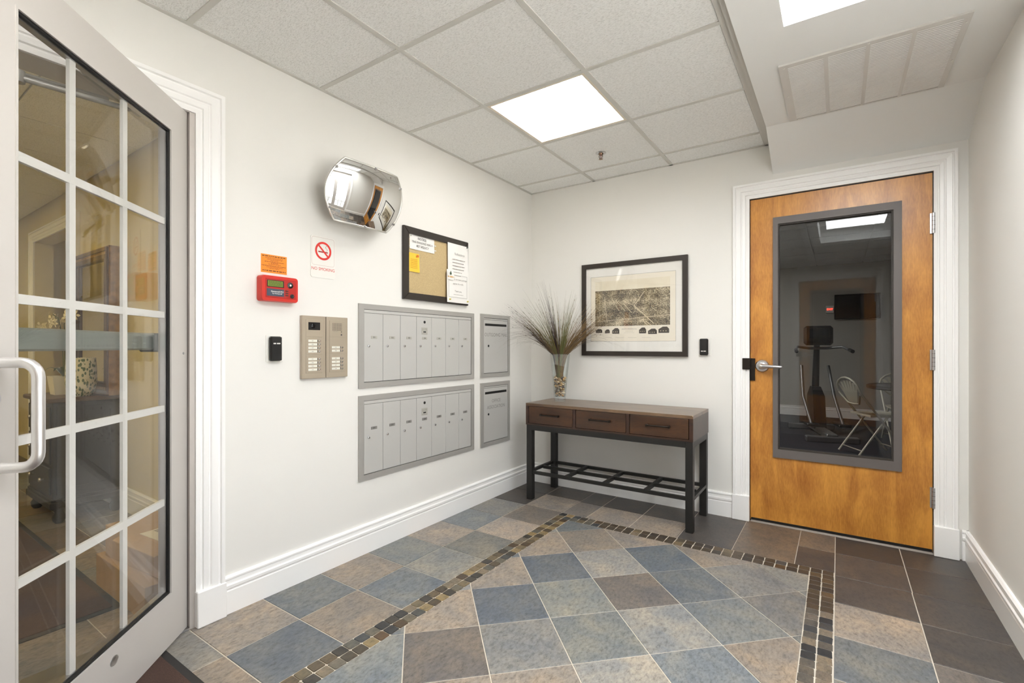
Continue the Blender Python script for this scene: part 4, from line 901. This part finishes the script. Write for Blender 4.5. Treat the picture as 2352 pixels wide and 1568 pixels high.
# ================================================================== HALL BEHIND THE GLASS DOOR
HW_ = mat('cream hall paint', C(214, 202, 160), .75); HTR = mat('cream hall trim', C(226, 214, 184), .45)
hf = struct(box('floor_hall', (-6.4, -4.8, -.06), (-.14, -2.1, -.0025), GROUT))
for i in range(12):
    for j in range(8):
        x1 = -.142-.45*i; y1 = -2.27-.305*j
        if x1-.45 > -5.2: lay(rect(x1-.45, x1, y1-.305, y1), rnd.choice('twgr'), SLATE, hf)
m = MB(); m.box((-3.12, -2.27, 0), (-.14, -2.13, TOP)); m.box((-6.4, -2.27, 0), (-4.43, -2.13, TOP)); m.box((-4.43, -2.27, 2.2), (-3.12, -2.13, TOP)); m.box((-4.6, -1.3, 0), (-2.9, -1.2, TOP)); m.box((-4.7, -2.13, 0), (-4.6, -1.2, TOP)); m.box((-2.9, -2.13, 0), (-2.8, -1.2, TOP)); m.box((-4.7, -2.13, -.06), (-2.8, -1.2, 0))
struct(m.build('wall_hall_right', HW_))
struct(box('wall_hall_left', (-6.4, -4.9, 0), (-.14, -4.76, TOP), HW_)); struct(box('wall_hall_end', (-6.54, -4.9, 0), (-6.4, -2.0, TOP), HW_))
hc = struct(box('ceiling_hall', (-6.54, -4.9, 2.52), (-.14, -1.2, 2.7), CEILP))
for i in range(9):
    for j in range(4):
        if (i, j) in ((1, 2), (5, 2)): continue
        x1 = -.45-.61*i; y1 = -2.31-.61*j; box('ceiling_tile', (x1-.600, y1-.600, 2.486), (x1, y1, 2.5), TILE, hc)
box('ceiling_beam', (-.45, -4.76, 2.40), (-.14, -2.27, 2.52), mat('grey header', C(170, 164, 156), .6), hc)
baseboard('baseboard_hall', (-3.02, -2.27, 0), (-.14, -2.27, 0), (0, -1, 0))
casing('trim_6', (0, -2.27, 0), 0, -4.43, -3.12, 2.2, .1, 'cream casing round the hall doorway')
HL = emission('warm hall lamp', (1, .83, .46, 1), HALLLIGHT)
for i, lab in ((1, 'square warm ceiling light in the hall near the glass door'), (5, 'square warm ceiling light deep in the hall')):
    x1 = -.45-.61*i; y1 = -2.31-.61*2; q = root('ceiling_light', (x1-.3, y1-.3, 2.486)); m = MB(); m.box((-.3, -.3, 0), (.3, -.27, .02)); m.box((-.3, .27, 0), (.3, .3, .02)); m.box((-.3, -.27, 0), (-.27, .27, .02)); m.box((.27, -.27, 0), (.3, .27, .02)); m.build('frame', TRIM, q); box('diffuser', (-.27, -.27, .004), (.27, .27, .012), HL, q); tag(q, lab, 'ceiling light', 'hall ceiling lights')
# dresser
DRK = mat('black painted dresser', C(40, 40, 42), .5); DTOP = mat('brown dresser top', C(86, 64, 42), .4, var=.2, vscale=6)
r = root('dresser', (-2.315, -2.465, 0)); a, b = .285, .185
box('top', (-a-.03, -b-.03, .795), (a+.02, b-.005, .825), DTOP, r, .006); box('body', (-a, -b, .14), (a, b-.005, .795), DRK, r, .003)
m = MB(); m.cbox((-a-.018, -b-.018, .10), (a+.018, b-.005, .145), .006); m.cbox((-a-.010, -b-.010, .145), (a+.010, b-.005, .165), .004); m.build('base_moulding', DRK, r)
for sx in (-1, 1):
    for sy in (-1, 1):
        x, y = sx*(a-.02), sy*(b-.035); MB().lathe([(.020, 0), (.032, .018), (.036, .045), (.022, .07), (.03, .10), (0, .10)], (x, y, 0), 'Z', 16).build('foot', DRK, r, 50)
for k in range(3):
    z0 = .19+.2*k; d = box('drawer', (-a+.03, -b-.012, z0), (a-.03, -b, z0+.175), DRK, r, .004)
    for s in (-1, 1): MB().lathe([(.006, 0), (.006, .01), (.014, .018), (.012, .026), (0, .028)], (s*.13, -b-.012, z0+.088), 'Y', 14).build('knob', NICKEL, d, 50)
m = MB()
for lo_, hi_ in (((-b+.02, .19), (b-.03, .23)), ((-b+.02, .73), (b-.03, .77)), ((-b+.02, .23), (-b+.06, .73)), ((b-.07, .23), (b-.03, .73))): m.box((a, lo_[0], lo_[1]), (a+.008, hi_[0], hi_[1]))
m.build('side_panel_moulding', DRK, r)
tag(r, 'black dresser with brown top in the hall behind the glass door', 'dresser')
# gilt mirror standing on it
r = root('gilt_mirror', (-2.36, -2.335, .826)); GO = mat('aged gilt wood', C(150, 112, 56), .4, .35, var=.35, vscale=30); GO2 = mat('dark gilt', C(92, 66, 38), .5, .2)
mw, mh = .41, 1.04
def fr(o, i, y0, y1, nm, mt):
    O = [(-o, mh/2-(mh/2)*1+(.0)), (o, 0), (o, mh), (-o, mh)]; I = [(-i, o-i), (i, o-i), (i, mh-(o-i)), (-i, mh-(o-i))]; O[0] = (-o, 0)
    for k in range(4): MB().prism([O[k], O[(k+1)%4], I[(k+1)%4], I[k]], y0, y1, 'XZ').build(nm, mt, r)
fr(mw, mw-.075, -.045, .03, 'frame_rail', GO)
def fr2(o, w, y0, y1, nm, mt):
    O = [(-o, mw-o), (o, mw-o), (o, mh-(mw-o)), (-o, mh-(mw-o))]; i = o-w; I = [(-i, mw-i), (i, mw-i), (i, mh-(mw-i)), (-i, mh-(mw-i))]
    for k in range(4): MB().prism([O[k], O[(k+1)%4], I[(k+1)%4], I[k]], y0, y1, 'XZ').build(nm, mt, r)
fr2(mw-.01, .022, -.056, -.045, 'outer_bead', GO2); fr2(mw-.055, .03, -.05, -.030, 'inner_bead', GO2)
box('mirror_glass', (-mw+.075, -.026, .075), (mw-.075, -.020, mh-.075), MIRRORM, r); tag(r, 'gilt framed mirror standing on the hall dresser', 'mirror')
# orchids in a white square pot, leaf patterned vase
r = root('potted_orchid', (-2.36, -2.52, .826)); POT = mat('white ceramic pot', C(236, 230, 214), .35)
m = MB(); m.add([], []); m.loft([[(x*s_, y*s_, z) for x, y in ((-1,-1), (1,-1), (1,1), (-1,1))] for s_, z in ((.06, 0), (.075, .13), (.068, .13), (.064, .11))]); m.build('pot', POT, r)
LEAF = mat('orchid leaf', C(52, 72, 40), .4)
for k in range(5):
    a_ = 2*PI*k/5+.4; m = MB(); pts = []
    for j in range(7):
        t_ = j/6; w_ = .016*math.sin(PI*min(1, t_*.9+.1)); c_ = Vector((math.cos(a_)*t_*.14, math.sin(a_)*t_*.10, .12+.07*math.sin(t_*2.4))); q = Vector((-math.sin(a_), math.cos(a_), 0))*w_; pts.append([c_-q, c_+q, c_+Vector((0, 0, .002))])
    m.loft(pts); m.build('leaf', LEAF, r, 60)
PET = mat('cream orchid petal', C(236, 226, 190), .6); STM = mat('orchid stem', C(84, 96, 52), .6)
ro = random.Random(2); petal = MB()
for k in range(5):
    a_ = 2*PI*k/5; petal.loft([[(math.cos(a_+s*.5*math.sin(PI*t_))*t_*.030, -.006*math.sin(PI*t_), math.sin(a_+s*.5*math.sin(PI*t_))*t_*.030) for s in (-1, 0, 1)] for t_ in (.05, .4, .75, 1)], closed=False, caps=False)
petm = petal.mesh('blossom', PET)
for s, x1, z1 in ((-1, -.13, .50), (1, .34, .50)):
    P = [Vector((s*.01, 0, .12)), Vector((s*.03, 0, .35)), Vector((s*.05, -.01, .50)), Vector((x1*.6+.02, -.02, .545)), Vector((x1, -.03, z1+.07))]; MB().tube(P, .003, 6).build('flower_stem', STM, r, 60)
    for k in range(11):
        o = ob('blossom', petm, r); o.location = (x1+ro.uniform(-.10, .09), -.04+ro.uniform(-.04, .03), z1+ro.uniform(-.05, .06)); o.rotation_euler = (ro.uniform(-.5, .5), ro.uniform(0, 6), ro.uniform(-.7, .7)); o.scale = [ro.uniform(1, 1.4)]*3
tag(r, 'cream orchids in a white square pot on the hall dresser', 'plant')
def leafvase():
    mt = mat('leaf pattern glaze', C(226, 222, 196), .4); nt = mt.node_tree; N = nt.nodes; L = nt.links; bs = N['Principled BSDF']; tc = N.new('ShaderNodeTexCoord'); mp = N.new('ShaderNodeMapping'); mp.inputs['Scale'].default_value = (70, 70, 38); mp.inputs['Rotation'].default_value = (.5, .5, 0); L.new(tc.outputs['Object'], mp.inputs[0])
    v = N.new('ShaderNodeTexVoronoi'); v.inputs['Scale'].default_value = 1; L.new(mp.outputs[0], v.inputs['Vector']); rp_ = ramp(N, [(.40, C(74, 100, 62)), (.46, C(226, 222, 196))]); L.new(v.outputs['Distance'], rp_.inputs[0]); L.new(rp_.outputs[0], bs.inputs['Base Color']); return mt
MBv = MB().lathe([(.055, 0), (.075, .03), (.085, .10), (.082, .20), (.078, .262), (.074, .262), (.07, .02)], (0,0,0), 'Z', 24); o = MBv.build('leaf_pattern_vase', leafvase(), None, 50); o.location = (-2.10, -2.49, .826); tag(o, 'white vase with green leaf pattern on the hall dresser', 'vase')
# parcels
CARD = mat('cardboard', C(176, 144, 98), .8, var=.06, vscale=20); LBL = mat('shipping label', C(226, 220, 200), .7)
r = root('cardboard_box', (-.50, -2.53, 0)); box('carton', (-.30, -.225, 0), (.30, .225, .150), CARD, r, .002); box('tape', (-.30, -.03, .1495), (.30, .03, .1505), mat('packing tape', C(196, 160, 110), .3), r); tag(r, 'lower cardboard box on the hall floor beside the entry', 'box', 'cardboard boxes by the entry')
r = root('cardboard_box', (-.45, -2.52, .1510), .10); box('carton', (-.30, -.19, 0), (.30, .20, .150), CARD, r, .002)
m = MB(); m.loft([[(-.10, -.19, .150), (.30, -.19, .150), (.30, -.188, .153), (-.10, -.188, .153)], [(-.08, -.25, .135), (.28, -.25, .135), (.28, -.249, .138), (-.08, -.249, .138)]]); m.build('flap', CARD, r)
q = box('label', (-.02, -.17, .1502), (.20, -.03, .1512), LBL, r); M = MB()
for k in range(14): M.box((-.005+.013*k, -.12, .1513), (-.005+.013*k+.006, -.09, .1514))
for k in range(2): M.box((-.005, -.07+.014*k, .1513), (.12, -.065+.014*k, .1514))
M.build('barcode', INK, q); tag(r, 'upper cardboard box with a white shipping label and open flap', 'box', 'cardboard boxes by the entry')
for k, (x, y, z, rz, c_, lab) in enumerate(((-.33, -2.42, .3025, .2, (224, 214, 190), 'white padded envelope lying on the cardboard boxes'), (-.36, -2.43, .3285, -.1, (206, 190, 158), 'tan padded envelope on top of the parcel stack'))):
    o = MB(); o.cbox((-.16, -.11, 0), (.16, .11, .025), .012); o = o.build('padded_envelope', mat('envelope', C(*c_), .7), None, 40); o.location = (x, y, z); o.rotation_euler.z = rz; tag(o, lab, 'envelope', 'padded envelopes')
# ================================================================== FITNESS ROOM BEHIND THE WOODEN DOOR
GWALL = mat('grey gym paint', C(176, 174, 168), .8); CARP = mat('navy carpet', C(34, 38, 48), .95, bump=.6, bscale=300, var=.25, vscale=120)
struct(box('floor_gym', (-.14, .14, -.06), (4.6, 6.0, .0), CARP)); struct(box('wall_gym_end', (-.14, 5.9, 0), (4.6, 6.04, TOP), GWALL)); struct(box('wall_gym_left', (-.28, .14, 0), (-.14, 6.04, TOP), GWALL)); struct(box('wall_gym_right', (4.6, .14, 0), (4.74, 6.04, TOP), GWALL)); struct(box('wall_gym_near', (RW+.14, 0, 0), (4.74, .14, TOP), GWALL))
gc = struct(box('ceiling_gym', (-.28, .14, 2.52), (4.74, 6.04, 2.7), CEILP))
for i in range(7):
    for j in range(9):
        if (i, j) in ((0, 4),): continue
        x0 = .1+.61*i; y0_ = .3+.61*j; box('ceiling_tile', (x0, y0_, 2.486), (x0+.6, y0_+.6, 2.5), TILE, gc)
baseboard('baseboard_gym', (-.14, 5.9, 0), (4.6, 5.9, 0), (0, -1, 0))
q = root('ceiling_light', (.1+.61*0+.3, .3+.61*4+.3, 2.486)); box('frame', (-.3, -.3, 0), (.3, .3, .006), TRIM, q); box('diffuser', (-.27, -.27, -.004), (.27, .27, 0), emission('gym lamp', (1, .97, .92, 1), GYMLIGHT), q); tag(q, 'square ceiling light of the fitness room behind the wooden door', 'ceiling light')
CHM = mat('beige enamel steel', C(206, 202, 186), .4, .2); CHP = mat('beige plastic', C(196, 192, 174), .5)
def folding_chair(loc, rz, label):
    r = root('folding_chair', loc, rz)
    P = [(-.19, .40, .012), (-.195, .10, .42), (-.20, -.08, .66)]
    for k in range(9): a_ = PI-PI*k/8; P.append((.20*math.cos(a_), -.10-.03*math.sin(a_), .70+.13*math.sin(a_)))
    P += [(.20, -.08, .66), (.195, .10, .42), (.19, .40, .012)]; MB().tube(P, .0115, 8).build('main_frame', CHM, r, 60)
    for s in (-1, 1): MB().tube([(s*.175, .20, .445), (s*.178, -.10, .012)], .0105, 8).build('rear_leg', CHM, r, 60)
    MB().tube([(-.178, -.06, .07), (.178, -.06, .07)], .006, 6).build('rear_stretcher', CHM, r, 60); MB().tube([(-.19, .34, .09), (.19, .34, .09)], .006, 6).build('front_stretcher', CHM, r, 60)
    m = MB(); m.loft([rr_ for rr_ in ([(x, y, z) for x, y in ((-.18, .02), (.18, .02), (.185, .36), (.13, .40), (-.13, .40), (-.185, .36))] for z in (.425, .445))]); m.build('seat', CHP, r)
    for k in range(7):
        t_ = (k-3)/3; m = MB(); m.loft([[(t_*.06-.014, -.045+.004, .56), (t_*.06+.014, -.045, .56), (t_*.06+.014, -.05, .56), (t_*.06-.014, -.05, .56)], [(t_*.125-.020, -.085, .70), (t_*.125+.020, -.085, .70), (t_*.125+.020, -.091, .70), (t_*.125-.020, -.091, .70)], [(t_*.165-.020, -.108, .80-.05*t_*t_), (t_*.165+.020, -.108, .80-.05*t_*t_), (t_*.165+.02, -.114, .80-.05*t_*t_), (t_*.165-.02, -.114, .80-.05*t_*t_)]]); m.build('back_rib', CHP, r)
    m = MB(); m.tube([(-.195, -.09, .66), (-.1, -.045, .555), (0, -.04, .545), (.1, -.045, .555), (.195, -.09, .66)], .010, 6); m.build('back_lower_rail', CHP, r, 60)
    tag(r, label, 'chair', 'folding chairs in the fitness room')
folding_chair((2.39, 2.83, 0), -1.083, 'beige folding chair nearest the wooden door glass, drawn up to the table')
folding_chair((2.86, 4.02, 0), PI+.15, 'beige folding chair behind the round table in the fitness room')
r = root('round_table', (2.98, 3.12, 0)); MB().lathe([(0, .705), (.50, .705), (.51, .715), (.51, .735), (.50, .742), (0, .742)], (0,0,0), 'Z', 40).build('table_top', mat('dark table laminate', C(34, 33, 34), .4), r, 40); MB().cyl((0, 0, .03), (0, 0, .71), .04, n=16).build('pedestal', BLACKM, r, 40); MB().lathe([(.26, 0), (.26, .015), (.06, .05), (0, .05)], (0,0,0), 'Z', 24).build('foot', BLACKM, r, 40); tag(r, 'dark round table in the fitness room', 'table')
r = root('exercise_machine', (2.02, 3.95, 0), .25); EX = mat('black machine plastic', C(26, 26, 28), .4); EXG = mat('grey machine metal', C(120, 122, 124), .4, .5)
m = MB(); m.cbox((-.06, -.55, .04), (.06, .55, .10), .01); m.cbox((-.28, -.57, 0), (.28, -.47, .07), .01); m.cbox((-.28, .47, 0), (.28, .57, .07), .01); m.build('base_frame', EXG, r)
m = MB(); m.loft([[(x, y, .08) for x, y in ((-.07, .0), (.07, .0), (.07, .45), (-.07, .45))], [(x, y, .5) for x, y in ((-.07, .08), (.07, .08), (.07, .40), (-.07, .40))], [(x, y, .62) for x, y in ((-.05, .2), (.05, .2), (.05, .34), (-.05, .34))]]); m.build('flywheel_shroud', EX, r)
m = MB(); m.tube([(0, .27, .55), (0, .22, .95), (0, .18, 1.22)], [.045, .04, .035], 10); m.build('mast', EX, r, 60)
m = MB(); m.cbox((-.17, .08, 1.18), (.17, .16, 1.44), .03); m.build('console', EX, r); box('console_screen', (-.11, .076, 1.27), (.11, .081, 1.40), mat('console glass', C(40, 44, 48), .15), r)
m = MB(); m.tube([(-.30, -.08, 1.12), (-.26, .05, 1.16), (-.10, .16, 1.14), (.10, .16, 1.14), (.26, .05, 1.16), (.30, -.08, 1.12)], .018, 8); m.build('handlebar', EXG, r, 60)
for s in (-1, 1): m = MB(); m.tube([(s*.30, -.09, 1.12), (s*.31, -.18, 1.10)], .024, 8); m.build('grip', EX, r, 60); m = MB(); m.tube([(s*.16, .30, .9), (s*.18, .1, .5), (s*.17, -.35, .16)], .02, 8); m.build('swing_arm', EXG, r, 60); box('pedal', (s*.17-.07, -.42, .17), (s*.17+.07, -.08, .20), EX, r, .01)
tag(r, 'black exercise machine seen through the wooden door glass', 'exercise machine')
r = root('wall_television', (2.46, 5.9, 1.80)); box('case', (-.30, -.07, -.2), (.30, -.02, .2), BLACKPL, r, .006); box('screen', (-.285, -.0715, -.185), (.285, -.069, .185), mat('dark screen', C(10, 10, 12), .12), r); box('wall_bracket', (-.1, -.02, -.1), (.1, 0, .1), BLACKM, r); tag(r, 'black wall television in the fitness room', 'television')
r = root('exit_sign', (2.10, 5.9, 1.77)); box('case', (-.055, -.04, -.06), (.055, 0, .06), WHITEPL, r, .003); text(r, [('EXIT', 0, 0, .042, 'CENTER')], emission('exit red', (1, .05, .03, 1), 4), 'lettering', -.0406, .02); tag(r, 'small red lit exit sign in the fitness room', 'sign')
